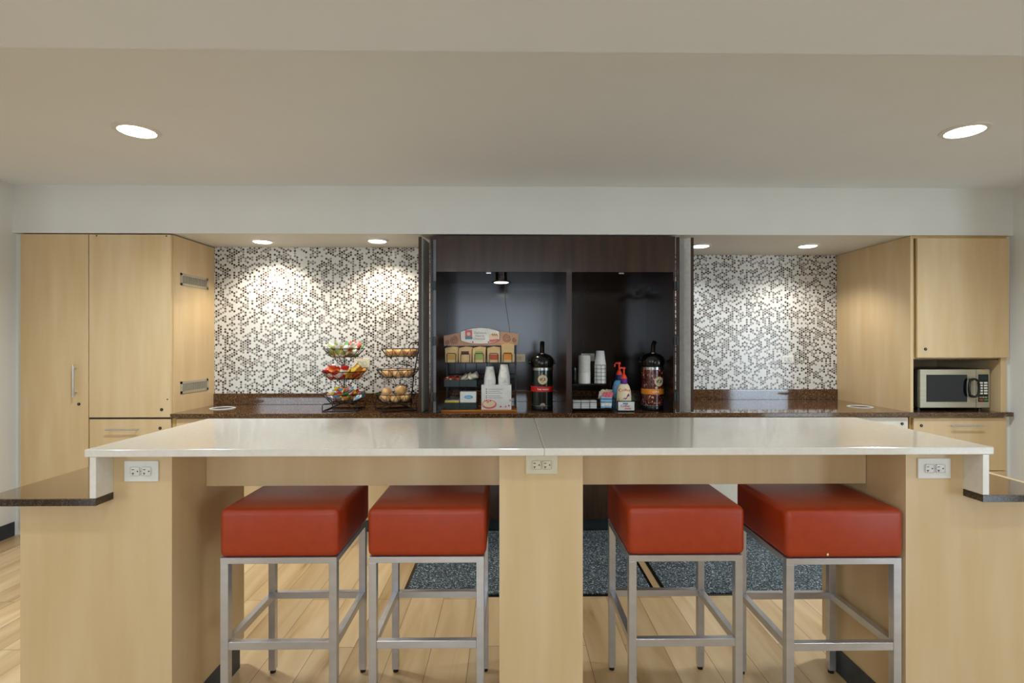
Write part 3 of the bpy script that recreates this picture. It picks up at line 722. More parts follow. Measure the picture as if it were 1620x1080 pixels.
# snack packets: flat pillow with crimped ends
def packet_mesh(nm, L, Wd, T, mat, mat2):
    m = MB(); nx, ny = 10, 5; top = []; bot = []
    for i in range(nx+1):
        rt, rb = [], []
        for j in range(ny+1):
            u, v = i/nx, j/ny; e = max(0, math.sin(PI*u))**.45*max(0, math.sin(PI*v))**.6
            zc = T/2*e+(.0008)
            rt.append(m.bm.verts.new(((u-.5)*L, (v-.5)*Wd, zc))); rb.append(m.bm.verts.new(((u-.5)*L, (v-.5)*Wd, -zc)))
        top.append(rt); bot.append(rb)
    for i in range(nx):
        for j in range(ny):
            m.bm.faces.new((top[i][j], top[i+1][j], top[i+1][j+1], top[i][j+1])); m.bm.faces.new((bot[i][j], bot[i][j+1], bot[i+1][j+1], bot[i+1][j]))
    for i in range(nx):
        m.bm.faces.new((top[i][0], bot[i][0], bot[i+1][0], top[i+1][0])); m.bm.faces.new((top[i][ny], top[i+1][ny], bot[i+1][ny], bot[i][ny]))
    for j in range(ny):
        m.bm.faces.new((top[0][j], top[0][j+1], bot[0][j+1], bot[0][j])); m.bm.faces.new((top[nx][j], bot[nx][j], bot[nx][j+1], top[nx][j+1]))
    bmesh.ops.recalc_face_normals(m.bm, faces=m.bm.faces[:])
    me = bpy.data.meshes.new(nm); m.bm.to_mesh(me); m.bm.free(); me.materials.append(M[mat]); me.materials.append(M[mat2])
    for p in me.polygons:
        p.use_smooth = True; p.material_index = 1 if abs(p.center.x) < L*.22 else 0
    return me
def pk(nm, L, Wd, T, cols): return [packet_mesh(nm, L, Wd, T, a, b) for a, b in cols]
bars = pk('snack_bar', .13, .036, .016, [('c_green', 'c_white'), ('c_white', 'c_lime'), ('c_lime', 'c_green'), ('c_rust', 'c_white'), ('c_white', 'c_gold')])
chips = pk('snack_bag', .12, .06, .026, [('c_orange', 'c_rust'), ('c_red', 'c_white'), ('c_white', 'c_red'), ('c_gold', 'c_yellow'), ('c_rust', 'c_orange')])
cand = pk('candy', .07, .04, .016, [('c_yellow', 'c_rust'), ('c_white', 'c_pale_blue'), ('c_pink', 'c_white'), ('c_green', 'c_yellow'), ('c_orange', 'c_white'), ('c_red', 'c_gold'), ('c_sky', 'c_white')])
colname = {'c_green': 'green', 'c_white': 'white', 'c_lime': 'pale green', 'c_rust': 'rust red', 'c_gold': 'gold', 'c_orange': 'orange', 'c_red': 'red', 'c_yellow': 'yellow', 'c_pale_blue': 'pale blue', 'c_pink': 'pink', 'c_sky': 'sky blue'}
def fill(loc, tier, meshes, n, name, tilt, label, cat, group, rad=.72, layers=2):
    ox, oy, z, R, r, h = tier; cx, cy = loc[0]+ox, loc[1]+oy
    for i in range(n):
        a = 2*PI*i*.618; la = i*layers//n; q = R*rad*(1-.32*la)*(1 if i % 3 else .72)
        me = meshes[i % len(meshes)]
        o = bpy.data.objects.new(name, me); C.objects.link(o)
        o.location = (cx+q*math.cos(a), cy+q*math.sin(a), z+h*.55+.028*la+random.uniform(0, .01))
        e = Matrix.Rotation(a+random.uniform(-.5, .5), 4, 'Z') @ Matrix.Rotation(-tilt*random.uniform(.6, 1.2), 4, 'Y') @ Matrix.Rotation(random.uniform(-1, 1), 4, 'X')
        o.rotation_euler = e.to_euler()
        c1n, c2n = colname[me.materials[0].name], colname[me.materials[1].name]
        tag(o, label % (c1n, c2n), cat, group)
fill(loc1, T1[2], bars, 24, 'snack_bar', .9, '%s and %s wrapped snack bar in the top wire basket of the left stand', 'snack', 'snack bars in the top basket')
fill(loc1, T1[1], chips, 15, 'snack_bag', .7, '%s and %s snack bag in the middle wire basket of the left stand', 'snack', 'snack bags in the middle basket')
fill(loc1, T1[0], cand, 40, 'candy_packet', .5, '%s and %s small candy packet in the bottom wire basket of the left stand', 'snack', 'candy packets in the bottom basket', .75, 3)
# buns
def bun(c, r, label, group):
    t = thing('wrapped_bun', (c[0], c[1], c[2]), label, 'bun', group)
    MB().ball((c[0], c[1], c[2]+r*.8), r, r, r*.78, wob=.015).build('bun', 'bun', t, True)
    MB().ball((c[0], c[1], c[2]+r*.85), r*1.12, r*1.1, r*.92, 14, 9, wob=.07).build('wrapper', 'film', t, False)
    return t
for k, (ti, wd) in enumerate(((0, 'bottom'), (1, 'middle'), (2, 'top'))):
    ox, oy, z, R, r, h = T2[ti]
    for i in range(7):
        a = 2*PI*i/7-PI/2+.2; q = .092 if i else .092
        bun((loc2[0]+ox+q*math.cos(a), loc2[1]+oy+q*math.sin(a), z+.003), .036, 'golden film-wrapped bun in the %s basket of the stand beside the hutch door' % wd, 'buns in the %s basket' % wd)
bun((loc2[0]-.065, loc2[1]-.02, zz(622)-.012), .038, 'small golden bun piled on the left of the bottom basket', 'buns piled on top')
bun((loc2[0]+.045, loc2[1]-.02, zz(622)-.010), .046, 'large golden bun piled on the right of the bottom basket', 'buns piled on top')

# ------------------------------------------------------------ airpots
def airpot(px, pyb, body, band_mat, band_text, neck_z, label, lever_dx, badge_dx, word, yf=4.06):
    R = .085; cx = X(px, yf+R); c = (cx, yf+R, CT)
    t = thing('airpot', c, label, 'coffee dispenser', 'airpots in the hutch')
    def z(py): return Z(py, px, yf+.02)-CT
    zn = z(neck_z)
    MB().lathe(c, [(R*.97, 0), (R, .006), (R, .036), (R*.985, .038)], 40).build('base', 'black_plastic', t, True)
    MB().lathe(c, [(R*.985, .038), (R*.985, zn-.022)], 40).build('body', body, t, True)
    MB().lathe(c, [(R*.987, .037), (R*.99, .041), (R*.987, .041)], 40).build('base_trim', 'silver', t, True)
    MB().lathe(c, [(R*.985, zn-.022), (R*1.03, zn-.02), (R*1.04, zn), (R*.95, zn+.002)], 40).build('collar', 'silver', t, True)
    MB().lathe(c, [(R*.97, zn+.002), (R*1.06, zn+.02), (R*1.08, zn+.05), (R*1.0, zn+.075), (R*.72, zn+.095), (R*.25, zn+.11)], 36).build('lid', 'black_plastic', t, True)
    MB().box(cx-.024+lever_dx, cx+.024+lever_dx, yf-.025, yf+.06, zn+CT+.012, zn+CT+.055, .008, 2).build('spout', 'black_plastic', t, True)
    lz = zn+CT+.10
    l = MB().tube([(cx+lever_dx*.3, yf+R, lz-.01), (cx+lever_dx*.3, yf+R-.01, lz+.03), (cx+lever_dx*.1, yf+R-.02, lz+.07), (cx+lever_dx*.9, yf+R-.04, lz+.095)], .018, 10)
    l.build('pump_lever', 'black_plastic', t, True)
    MB().box(cx-.014, cx+.010, yf+R-.032, yf+R-.005, lz-.012, lz+.012, .004, 2).build('lever_joint', 'silver', t, True)
    hd = MB()
    pts = []
    for k in range(13):
        a = PI*k/12; pts.append((cx-math.cos(a)*R*1.14, yf+R+.0+math.sin(a)*.06, zn+CT+.045+math.sin(a)*.012))
    hd.tube(pts, .006, 8)
    for s in (-1, 1): hd.cyl((cx+s*R*1.14-.008, yf+R, zn+CT+.04), .012, .016, 'x', seg=14)
    hd.build('carry_handle', 'black_plastic', t, True)
    zb0, zb1 = z(619.5 if band_mat == 'c_red' else 623.5), z(611 if band_mat == 'c_red' else 615)
    bnd = MB().lathe(c, [(R*1.0, zb0), (R*1.02, zb0+.001), (R*1.02, zb1-.001), (R*1.0, zb1)], 40).build('band', band_mat, t, True)
    # curved lettering on the band
    def curve(o):
        for v in o.data.vertices:
            v2 = v.co.x; v.co.y += (R*1.02)-math.sqrt(max(0, (R*1.02)**2-v2**2))
    o = text(band_text, .022, (cx+.004, yf-.0028, CT+(zb0+zb1)/2), 'white' if 0 else 'c_white', bnd); curve(o)
    zc_ = CT+z(600 if band_mat == 'c_red' else 603); bxx = cx+badge_dx
    m = MB()
    for k in range(1): m.cyl((bxx, yf-.005, zc_), .037, .004, 'y', seg=40)
    o = m.build('badge', 'c_cream', t)
    o2 = MB().tube([(bxx+.033*math.cos(2*PI*k/32), yf-.0055, zc_+.033*math.sin(2*PI*k/32)) for k in range(32)], .0012, 5, True).build('badge_ring', 'c_gold', o, True)
    o3 = MB().tube([(bxx+.017*math.cos(2*PI*k/6), yf-.0055, zc_+.021*math.sin(2*PI*k/6+.5)) for k in range(6)], .0013, 5, True).build('badge_emblem', 'c_ink', o, True)
    text(word, .026, (bxx, yf-.0062, zc_), 'c_ink', o)
    for q in (o,):
        for ch in (q, o2, o3, q.children[-1]):
            for v in ch.data.vertices:
                dx = v.co.x; v.co.y += (R*1.0)-math.sqrt(max(0, (R*1.0)**2-dx**2))
    if band_mat == 'c_red':
        MB().prism([(cx-.022, CT+.044), (cx+.022, CT+.044), (cx+.010, CT+.062), (cx-.010, CT+.062)], yf-.002, yf+.01).build('drip_shield', 'silver', t)
    return t
airpot(857.5, 650, 'dark_green_enamel', 'c_red', 'hot water', 581.5, 'dark green airpot with a red hot water band in the left niche', 0, -.0, 'BCB')
airpot(1032, 650, 'bean_print', 'c_orange', 'coffee', 580.5, 'airpot printed with coffee beans and an orange band in the right niche', .008, .030, 'BCB')

# ------------------------------------------------------------ oatmeal rack
ry = 4.04                                            # front of rack
rx0, rx1 = X(703, ry), X(817, ry)
def rz(py): return Z(py, 760, ry)
t = thing('display_rack', ((rx0+rx1)/2, ry+.14, CT), 'black wire cereal display rack with tan header sign and orange wooden base', 'display rack')
MB().box(X(697.5, ry-.02), X(818, ry-.02), ry-.02, ry+.26, CT, rz(648), .003, 1).build('base_board', 'orange_wood', t)
zbs = rz(648); zsh = rz(573.5); zhd = rz(546)
f = MB()
for x in (rx0+.004, rx1-.004):
    f.box(x-.006, x+.006, ry+.20, ry+.212, zbs, zhd+.03)
    f.box(x-.005, x+.005, ry+.13, ry+.14, zbs, zhd)
for z in (rz(594), rz(602), rz(630)): f.tube([(rx0, ry+.206, z), (rx1, ry+.206, z)], .003, 6)
f.build('upright_frame', 'black_wire', t, True)
f = MB()
for i in range(6): x = rx0+.06+(rx1-rx0-.12)*i/5; f.tube([(x, ry+.2, zbs), (x, ry+.2, zsh)], .003, 6)
f.build('back_wires', 'black_wire', t, True)
sh = MB().box(rx0, rx1, ry+.05, ry+.20, zsh-.006, zsh, .001, 1).build('shelf', 'black_wire', t)
f_x = [X(p, ry+.05) for p in (714, 736, 758, 781, 803)]
for x in f_x:
    w_ = .034
    MB().tube([(x-w_, ry+.048, zsh), (x-w_, ry+.048, rz(561)), (x-w_+.006, ry+.048, rz(559)), (x+w_-.006, ry+.048, rz(559)), (x+w_, ry+.048, rz(561)), (x+w_, ry+.048, zsh)], .0028, 6).build('pocket_wire', 'black_wire', t, True)
# header sign: arched tan board with an oval white plaque
hy = ry+.15
def hx_(p): return X(p, hy)
def hz_(p): return Z(p, 760, hy)
pts = [(hx_(702.5), hz_(547)), (hx_(819), hz_(546)), (hx_(820.5), hz_(527.5)), (hx_(800), hz_(525)), (hx_(760), hz_(524)), (hx_(722), hz_(527)), (hx_(702), hz_(531))]
hd = MB().prism(pts, hy, hy+.006).build('header_board', 'tan_sign', t)
pts = []
for px, py in ((729, 524.5), (737, 521.5), (748, 519), (760, 518), (772, 519), (783, 521.5), (790, 524), (790.5, 531), (790, 538), (782, 541.5), (772, 543.5), (760, 544), (747, 543.5), (737, 541.5), (729.5, 539), (728.7, 531)): pts.append((hx_(px), hz_(py)))
pq = MB().prism(pts, hy-.005, hy).build('plaque', 'c_white', hd)
MB().tube([(x, hy-.0055, z) for x, z in pts], .0016, 5, True).build('plaque_outline', 'c_ink', hd, True)
MB().box(hx_(736), hx_(747), hy-.0062, hy-.005, hz_(536.5), hz_(522)).build('printed_logo', 'c_pink', hd)
MB().box(hx_(736), hx_(747.5), hy-.0070, hy-.0062, hz_(536), hz_(532.5)).build('printed_ribbon', 'c_teal', hd)
MB().cyl((hx_(741.5), hy-.0068, hz_(528)), .014, .0008, 'y', seg=20).build('printed_logo', 'c_cream', hd)
for i, s_ in enumerate(('Delicious', 'Hearty', 'Oatmeal')): text(s_, .026, (hx_(760)-.004*i, hy-.0055, hz_(526.5+4.6*i)), 'c_grey', hd)
MB().cyl((hx_(781), hy-.0062, hz_(533)), .036, .001, 'y', seg=28).build('printed_bowl', 'c_cream', hd)
MB().prism([(hx_(774), hz_(537)), (hx_(789), hz_(536)), (hx_(789.5), hz_(538)), (hx_(780), hz_(541)), (hx_(775), hz_(541))], hy-.0072, hy-.0062).build('printed_bowl', 'c_pink', hd)
for k in range(6): MB().cyl((hx_(779+k*1.6), hy-.0072, hz_(529+(k % 2)*1.8)), .005, .001, 'y', seg=10).build('printed_berry', 'c_pink' if k % 2 else 'c_brown', hd)
for px in (748, 773): MB().cyl((hx_(px), hy-.009, hz_(541)), .005, .004, 'y', seg=12).build('screw', 'c_ink', hd)
def spiral(px, py, R, turns, s):
    pts = []
    for k in range(int(turns*18)):
        a = k/18*2*PI; q = R*(1-k/(turns*18))**.8; pts.append((hx_(px)+s*q*math.sin(a), hy-.0012, hz_(py)+q*math.cos(a)))
    MB().tube(pts, .0018, 5).build('scroll_ornament', 'c_brown', hd, True)
spiral(718, 538, .034, 2.5, 1); spiral(707, 541.5, .018, 2, 1); spiral(802, 535, .034, 2.5, -1); spiral(814, 538, .018, 2, -1)
# oatmeal sachets standing in the five pockets
sac = ['c_kraft', 'brown', 'lime', 'red', 'orange']
pc = [('plain kraft', 'kraft', 'c_gold'), ('brown-striped', 'kraft', 'c_brown'), ('green-panelled', 'kraft', 'c_lime'), ('red-labelled', 'kraft', 'c_rust'), ('orange-marked', 'kraft', 'c_orange')]
for i, x in enumerate(f_x):
    for j in range(4):
        y = ry+.060+j*.024; hh = (rz(550.5 if i < 4 else 546)-zsh)+(-.012 if j == 0 else .002*j)
        if i == 4: hh += .004
        o = thing('oatmeal_sachet', (x, y, zsh), '%s oatmeal sachet in the display rack pocket%s' % (pc[i][0], ', foremost in its row' if j == 0 else ', behind the foremost one'), 'sachet', '%s sachets in their pocket' % pc[i][0])
        dx = random.uniform(-.004, .004)
        m = MB().prism([(x-.047+dx, zsh), (x+.047+dx, zsh), (x+.049+dx, zsh+hh), (x+dx, zsh+hh+.006), (x-.049+dx, zsh+hh-.004)], y, y+.014)
        m.build('sachet', 'kraft', o)
        if j == 0 or i == 1: MB().box(x-.03+dx, x+.03+dx, y-.001, y-.0001, zsh+.02 if i != 1 else zsh+.06, zsh+hh*.62 if i in (0, 3, 4) else zsh+hh-.012).build('print', pc[i][2], o)
# bins on the left of the rack
def bin_(x0, x1, z0, z1, label, name='tray'):
    t = thing('condiment_bin', ((x0+x1)/2, ry+.08, z0), label, 'bin', 'dark green bins of the cereal rack')
    y0, y1 = ry+.0, ry+.15; th = .003
    MB().box(x0, x1, y0, y0+th, z0, z1, .001, 1).box(x0, x1, y1-th, y1, z0, z1+.02).box(x0, x0+th, y0+th, y1-th, z0, z1).box(x1-th, x1, y0+th, y1-th, z0, z1).box(x0+th, x1-th, y0+th, y1-th, z0, z0+th).build('shell', 'green_bin', t)
    MB().box(x0, x1, y0-.002, y0, z1-.008, z1, .001, 1).build('lip', 'green_bin', t)
bz = [(rz(611), rz(600.5)), (rz(646.5), rz(636.5))]
xa_, xb_, xc_ = X(702.5, ry), X(727, ry), X(754, ry)
bin_(xa_, xb_-.001, *bz[0], 'dark green bin of brown wrapped packets, upper left on the cereal rack')
bin_(xb_, xc_, *bz[0], 'dark green bin of crumpled white packets, upper right on the cereal rack')
bin_(xa_, xb_-.001, zbs, bz[1][1], 'dark green bin with a yellow-edged card box, lower left on the cereal rack')
bin_(xb_, xc_, zbs, bz[1][1], 'dark green bin with a white box of blue print, lower right on the cereal rack')
MB().box(rx0, xc_+.01, ry+.02, ry+.2, bz[0][0]-.006, bz[0][0]-.0005).build('bin_shelf', 'black_wire', t)
cm = pk('choc', .05, .03, .014, [('c_brown', 'c_rust'), ('c_rust', 'c_white'), ('c_red', 'c_brown')])
colname['c_brown'] = 'brown'
for i in range(12):
    o = bpy.data.objects.new('cocoa_packet', cm[i % 3]); C.objects.link(o)
    o.location = (xa_+.02+(i % 4)*.028, ry+.03+(i//4)*.04, bz[0][1]-.001+random.uniform(0, .012)); o.rotation_euler = (random.uniform(.3, 1.2), random.uniform(-.4, .4), random.uniform(-.5, .5))
    a_ = o.data.materials
    tag(o, '%s and %s small wrapped packet in the upper left green bin' % (colname[a_[0].name], colname[a_[1].name]), 'packet', 'packets in the upper left bin')
fm = packet_mesh('foil', .075, .045, .02, 'foil', 'foil')
for i in range(9):
    o = bpy.data.objects.new('sugar_packet', fm); C.objects.link(o)
    o.location = (xb_+.025+(i % 3)*.038, ry+.03+(i//3)*.035, bz[0][1]+.012+(i % 3)*.006); o.rotation_euler = (random.uniform(.5, 1.4), random.uniform(-.9, .2), random.uniform(-.8, .8))
    tag(o, 'crumpled silvery white packet in the upper right green bin', 'packet', 'packets in the upper right bin')
t2 = thing('card_box', ((xa_+xb_)/2, ry+.07, zbs+.003), 'low white card box with yellow front edge in the lower left bin', 'box')
MB().box(xa_+.005, xb_-.006, ry+.006, ry+.14, zbs+.003, rz(633.5)).build('carton', 'paper_white', t2)
MB().box(xa_+.006, xb_-.007, ry+.004, ry+.006, rz(637), rz(634)).build('yellow_stripe', 'c_yellow', t2)
t2 = thing('tea_box', ((xb_+xc_)/2, ry+.07, zbs+.003), 'white box with blue oval print in the lower right bin', 'box')
MB().box(xb_+.003, xc_-.004, ry+.006, ry+.11, zbs+.003, rz(619.5), .002, 1).build('carton', 'paper_white', t2)
xq = (xb_+xc_)/2+.004
MB().lathe((0, 0, 0), [(.034, 0), (.034, .001)], 28, 1, .42).xf(Matrix.Translation((xq, ry+.006, rz(628))) @ Matrix.Rotation(PI/2, 4, 'X')).build('printed_oval', 'c_sky', t2)
text('Sweet', .014, (xq, ry+.0045, rz(628)), 'c_white', t2)
# white card box with cups on top
cx0, cx1 = X(761.5, ry), X(809, ry); cz1 = rz(609)
t2 = thing('cup_box', ((cx0+cx1)/2, ry+.06, zbs), 'white instruction box with a printed oatmeal bowl holding up two cup stacks', 'box')
MB().box(cx0, cx1, ry, ry+.13, zbs, cz1, .001, 1).build('carton', 'paper_white', t2)
for k, py in enumerate((615.5, 618.7, 621.7, 626, 629)):
    MB().cyl((X(769.5, ry), ry-.001, rz(py)), .004, .001, 'y', seg=12).build('printed_bullet', 'c_ink', t2)
    MB().box(X(772.5, ry), X(795-(k % 2)*4, ry), ry-.0008, ry, rz(py+.35), rz(py-.35)).build('printed_line', 'c_grey', t2)
m = MB(); m.lathe((0, 0, 0), [(.056, 0), (.056, .001)], 32, 1, .62).xf(Matrix.Translation((X(774, ry), ry+.0002, rz(639.5))) @ Matrix.Rotation(PI/2, 4, 'X')); m.build('printed_bowl', 'c_pink', t2)
m = MB(); m.lathe((0, 0, 0), [(.047, 0), (.047, .001)], 32, 1, .55).xf(Matrix.Translation((X(773.5, ry), ry-.0008, rz(638.5))) @ Matrix.Rotation(PI/2, 4, 'X')); m.build('printed_oats', 'c_cream', t2)
for k in range(9):
    px, py = [(767, 634), (770, 633.3), (773, 635), (776, 633.7), (771, 636), (792, 643), (800, 643), (805, 641.5), (807, 633)][k]
    MB().cyl((X(px, ry), ry-.0022, rz(py)), .006, .001, 'y', seg=10).build('printed_berry', 'c_red' if k % 2 else 'c_pink', t2)
def cup_mesh(r0, r1, h, mat, up=False):
    """paper cup, r0 = rim, r1 = base; upside down unless up"""
    m = MB(); prof = [(r0, 0), (r0+.002, .003), (r0, .006), (r1, h), (r1*.9, h), (r1*.9, h-.003), (r0*.94, .001), (r0, 0)]
    seg = 28; rings = []
    for r, z in prof:
        zz_ = h-z if up else z
        rings.append([m.bm.verts.new((r*math.cos(2*PI*i/seg), r*math.sin(2*PI*i/seg), zz_)) for i in range(seg)])
    for a, b in zip(rings, rings[1:]):
        for i in range(seg): m.bm.faces.new((a[i], a[(i+1) % seg], b[(i+1) % seg], b[i]))
    m.bm.faces.new(rings[5])
    bmesh.ops.recalc_face_normals(m.bm, faces=m.bm.faces[:])
    me = bpy.data.meshes.new('paper_cup'); m.bm.to_mesh(me); m.bm.free(); me.materials.append(M[mat])
    for p in me.polygons: p.use_smooth = True
    return me
speckle('cup_print', [(236, 236, 230), (232, 232, 226), (190, 196, 196)], 22, .5, 3)
cm_ = cup_mesh(.045, .029, .105, 'cup_print')
for px, top, n, wd in ((775, 582.5, 5, 'shorter left'), (797.5, 579.3, 7, 'taller right')):
    for k in range(n):
        o = bpy.data.objects.new('paper_cup', cm_); C.objects.link(o); o.location = (X(px, ry+.06), ry+.062, cz1+.0085*k)
        tag(o, 'white printed paper cup, %s the %s upside-down stack on the instruction box' % ('topmost of' if k == n-1 else 'nested lower in', wd), 'cup', 'paper cups in the %s stack' % wd)

# ------------------------------------------------------------ right niche: cup organiser, condiments, bottles
oy_ = 4.05; ox0, ox1 = X(905, oy_), X(973.5, oy_)
def oz(py): return Z(py, 940, oy_)
t = thing('cup_organiser', ((ox0+ox1)/2, oy_+.1, CT), 'black wire cup and condiment organiser in the right niche', 'organiser')
m = MB()
for z in (oz(631), oz(646.5)):
    m.tube([(ox0, oy_, z), (ox1, oy_, z), (ox1, oy_+.2, z), (ox0, oy_+.2, z)], .003, 6, True)
for x, y in ((ox0, oy_), (ox1, oy_)): m.tube([(x, y, CT), (x, y, oz(630))], .004, 6)
for x in (ox0, ox1): m.tube([(x, oy_+.2, CT), (x, oy_+.2, oz(606))], .004, 6)
for px in (919, 933, 947): m.tube([(X(px, oy_), oy_, oz(646.5)), (X(px, oy_), oy_, oz(636))], .002, 5)
m.tube([(ox0, oy_, oz(636)), (ox1, oy_, oz(636))], .0022, 5)
m.build('lower_frame', 'black_wire', t, True)
MB().box(ox0, ox1, oy_+.004, oy_+.2, oz(646.5)-.004, oz(646.5)-.001).build('tray', 'black_plastic', t)
zs_ = oz(608.5)
MB().box(ox0-.01, ox1-.06, oy_+.06, oy_+.21, zs_-.006, zs_).build('upper_shelf', 'black_plastic', t)
# wire holder round the cup stack
hc = (X(949.5, oy_+.12), oy_+.12); m = MB()
for k in range(6): m.ring((hc[0], hc[1], zs_+.003+.029*k), .048, .0016, 28, 5)
for k in range(8): m.tube([(hc[0]+.048*math.cos(PI*k/4), hc[1]+.048*math.sin(PI*k/4), zs_), (hc[0]+.048*math.cos(PI*k/4), hc[1]+.048*math.sin(PI*k/4), zs_+.148)], .0014, 5)
m.build('wire_cup_holder', 'black_wire', t, True)
cc = cup_mesh(.044, .031, .11, 'paper_white')
n = 20; ztop = Z(554.5, 949, oy_+.12)
for k in range(n):
    o = bpy.data.objects.new('paper_cup', cc); C.objects.link(o); o.location = (hc[0], hc[1], zs_+.001+(ztop-zs_-.112)*k/(n-1))
    tag(o, 'plain white paper cup, %s the tall stack in the wire cup holder' % ('topmost of' if k == n-1 else 'nested lower in'), 'cup', 'cups in the wire holder stack')
# lids + cup stack on left
lc = (X(924.5, oy_+.12), oy_+.12)
tag(MB().lathe((lc[0], lc[1], zs_+.001), [(.044, 0), (.047, .002), (.0475, .088), (.046, .09)], 32).build('lid_holder', 'white_plastic', None, True), 'white round sleeve under the stack of coffee lids', 'holder')
lm = MB(); lm.lathe((0, 0, 0), [(.046, 0), (.0475, .002), (.0475, .005), (.043, .0065), (.041, .0125), (.036, .013), (.034, .011)], 32)
bmesh.ops.recalc_face_normals(lm.bm, faces=lm.bm.faces[:])
lme = bpy.data.meshes.new('cup_cover'); lm.bm.to_mesh(lme); lm.bm.free(); lme.materials.append(M['white_plastic'])
for p in lme.polygons: p.use_smooth = True
nl = 18; zt_ = Z(561.5, 924, oy_+.12)-.013
for k in range(nl):
    o = bpy.data.objects.new('cup_cover', lme); C.objects.link(o); o.location = (lc[0]+random.uniform(-.001, .001), lc[1], zs_+.092+(zt_-zs_-.092)*k/(nl-1))
    tag(o, 'white coffee lid, %s the stack on the round sleeve' % ('topmost of' if k == nl-1 else 'nested lower in'), 'lid', 'coffee lids in the stack')
tag(MB().lathe((X(909, oy_+.12), oy_+.12, zs_), [(.016, 0), (.017, .002), (.017, .125), (.014, .127)], 24).build('stirrer_tumbler', 'dark_green_enamel', None, True), 'dark glossy tumbler at the left of the lid stack', 'tumbler')
# white boxes of packets in the tray, and sachets
zt0 = oz(646.5)
for i, (p0, p1) in enumerate(((906.5, 918.5), (919.5, 932.5), (933.5, 944))):
    a, b = X(p0, oy_+.01), X(p1, oy_+.01)
    for j in range(4):
        o = MB().box(a, b, oy_+.008, oy_+.075, zt0+.001+j*.0155, zt0+.0155+j*.0155, .002, 1).build('napkin_pack', 'paper_white')
        tag(o, 'white paper pack in the %s stack of the wire tray%s' % (('left', 'middle', 'right')[i], ', topmost' if j == 3 else ', below the topmost'), 'packet', 'white packs in the %s tray stack' % ('left', 'middle', 'right')[i])
pkb = packet_mesh('sp', .055, .032, .006, 'c_pale_blue', 'c_white'); pkp = packet_mesh('sp', .055, .032, .006, 'c_pink', 'c_red'); pkw = packet_mesh('sp', .06, .03, .006, 'c_cream', 'c_white')
def stand(me, px, y, zc, n, step, label, group, tilt=0):
    for k in range(n):
        o = bpy.data.objects.new('sugar_sachet', me); C.objects.link(o)
        o.location = (X(px, y)+k*step, y, zc+random.uniform(0, .006)); o.rotation_euler = (Matrix.Rotation(random.uniform(-.15, .15)+tilt, 4, 'Y') @ Matrix.Rotation(PI/2, 4, 'Y') @ Matrix.Rotation(PI/2, 4, 'X')).to_euler()
        tag(o, label, 'sachet', group)
for r_ in range(3): stand(pkb, 953.5, oy_+.012+r_*.012, zt0+.031+r_*.012, 3, .027, 'pale blue sweetener sachet standing in the wire tray', 'blue sachets in the tray')
for r_ in range(4): stand(pkp, 954+r_, oy_+.05+r_*.012, zt0+.060+r_*.010, 3, .024, 'pink sweetener sachet standing behind the blue ones', 'pink sachets in the tray', .25)
for r_ in range(3): stand(pkw, 950+r_*2, oy_+.115+r_*.014, zt0+.092+r_*.006, 3, .030, 'white sugar sachet standing at the back of the wire tray', 'white sachets in the tray', .2)
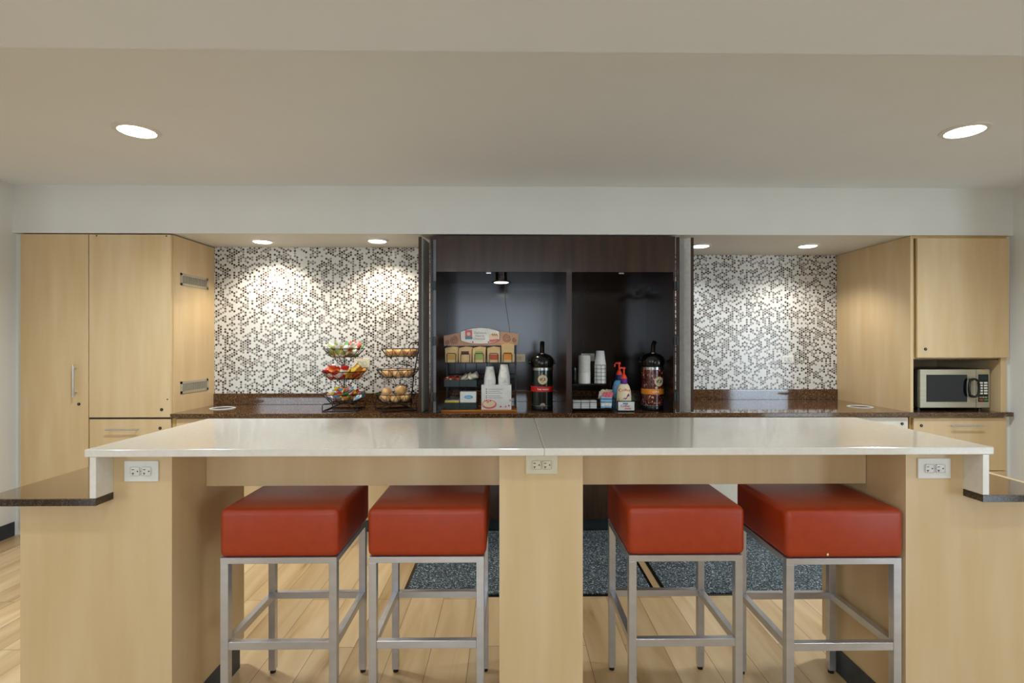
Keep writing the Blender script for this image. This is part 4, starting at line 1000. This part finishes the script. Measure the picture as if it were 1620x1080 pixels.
# creamer bottles
def bottle(px, yf, s, top_z, body, capm, label, word, swoosh, fruit):
    R = .057; c = (X(px, yf+.04), yf+.04, CT)
    t = thing('creamer_bottle', c, label, 'bottle', 'creamer pump bottles')
    def z(k): return k*s
    MB().lathe(c, [(R*.93, 0), (R, .008), (R, z(.10)), (R*.93, z(.145)), (R*.72, z(.18)), (R*.42, z(.20)), (R*.40, z(.206))], 36, 1, .62).build('body', body, t, True)
    MB().lathe(c, [(R*.47, z(.195)), (R*.50, z(.2)), (R*.46, z(.228)), (R*.40, z(.232))], 28).build('collar', capm, t, True)
    p = MB().lathe(c, [(R*.44, z(.232)), (R*.44, z(.238)), (R*.20, z(.262)), (R*.12, z(.266)), (R*.12, z(.30)), (R*.22, z(.302)), (R*.22, z(.314)), (R*.1, z(.318))], 24)
    p.tube([(c[0], c[1], CT+z(.308)), (c[0]-.028, c[1]-.012, CT+z(.312)), (c[0]-.038, c[1]-.018, CT+z(.30)), (c[0]-.040, c[1]-.02, CT+z(.285))], .006, 8)
    p.build('pump', 'c_pump', t, True)
    yl = c[1]-R*.62-.001
    def bend(o):
        for v in o.data.vertices:
            dx = v.co.x; v.co.y += R*.62*(1-math.sqrt(max(0, 1-(dx/R)**2)))
    o = text(word, .032*s, (c[0], yl, CT+z(.148)), 'c_red', t, 'script_lettering'); o.data.transform(Matrix.Translation((0, .004, 0))); bend(o)
    o = MB().prism([(c[0]-.045, CT+z(.085)), (c[0]-.01, CT+z(.09)), (c[0]+.03, CT+z(.125)), (c[0]+.038, CT+z(.112)), (c[0]+.01, CT+z(.085)), (c[0]-.02, CT+z(.072)), (c[0]-.046, CT+z(.062))], yl, yl+.002).build('printed_swoosh', swoosh, t); bend(o)
    o = MB().lathe((0, 0, 0), [(.034, 0), (.034, .001)], 24, 1, .6).xf(Matrix.Translation((c[0]-.002, yl+.001, CT+z(.055))) @ Matrix.Rotation(PI/2, 4, 'X')).build('printed_fruit', fruit, t); bend(o)
bottle(979.5, 4.17, 1.17, 0, 'c_sky', 'c_navy', 'blue creamer bottle with a red pump standing behind the cream one', 'Coffee', 'c_blue', 'c_orange')
bottle(987, 4.07, 1.06, 0, 'c_cream', 'c_purple', 'cream coloured creamer bottle with purple collar and red pump', 'Coffee', 'c_purple', 'c_yellow')
# small sign card box in front
x0, x1 = X(978, 4.03), X(1003.5, 4.03)
t = thing('sign_holder', ((x0+x1)/2, 4.05, CT), 'small black holder with a white card reading Coffee-mate below the cream bottle', 'sign')
MB().box(x0-.003, x1+.003, 4.034, 4.062, CT, Z(634.5, 990, 4.03)).build('holder', 'black_plastic', t)
MB().box(x0, x1, 4.030, 4.034, Z(649, 990, 4.03), Z(635.5, 990, 4.03)).build('card', 'paper_white', t)
MB().box(x0+.035, x0+.075, 4.0292, 4.030, Z(639.5, 990, 4.03), Z(637, 990, 4.03)).build('printed_logo', 'c_teal', t)
text('Coffee', .026, ((x0+x1)/2-.008, 4.0292, Z(642, 990, 4.03)), 'c_red', t); text('mate', .024, ((x0+x1)/2+.012, 4.0292, Z(646, 990, 4.03)), 'c_red', t)
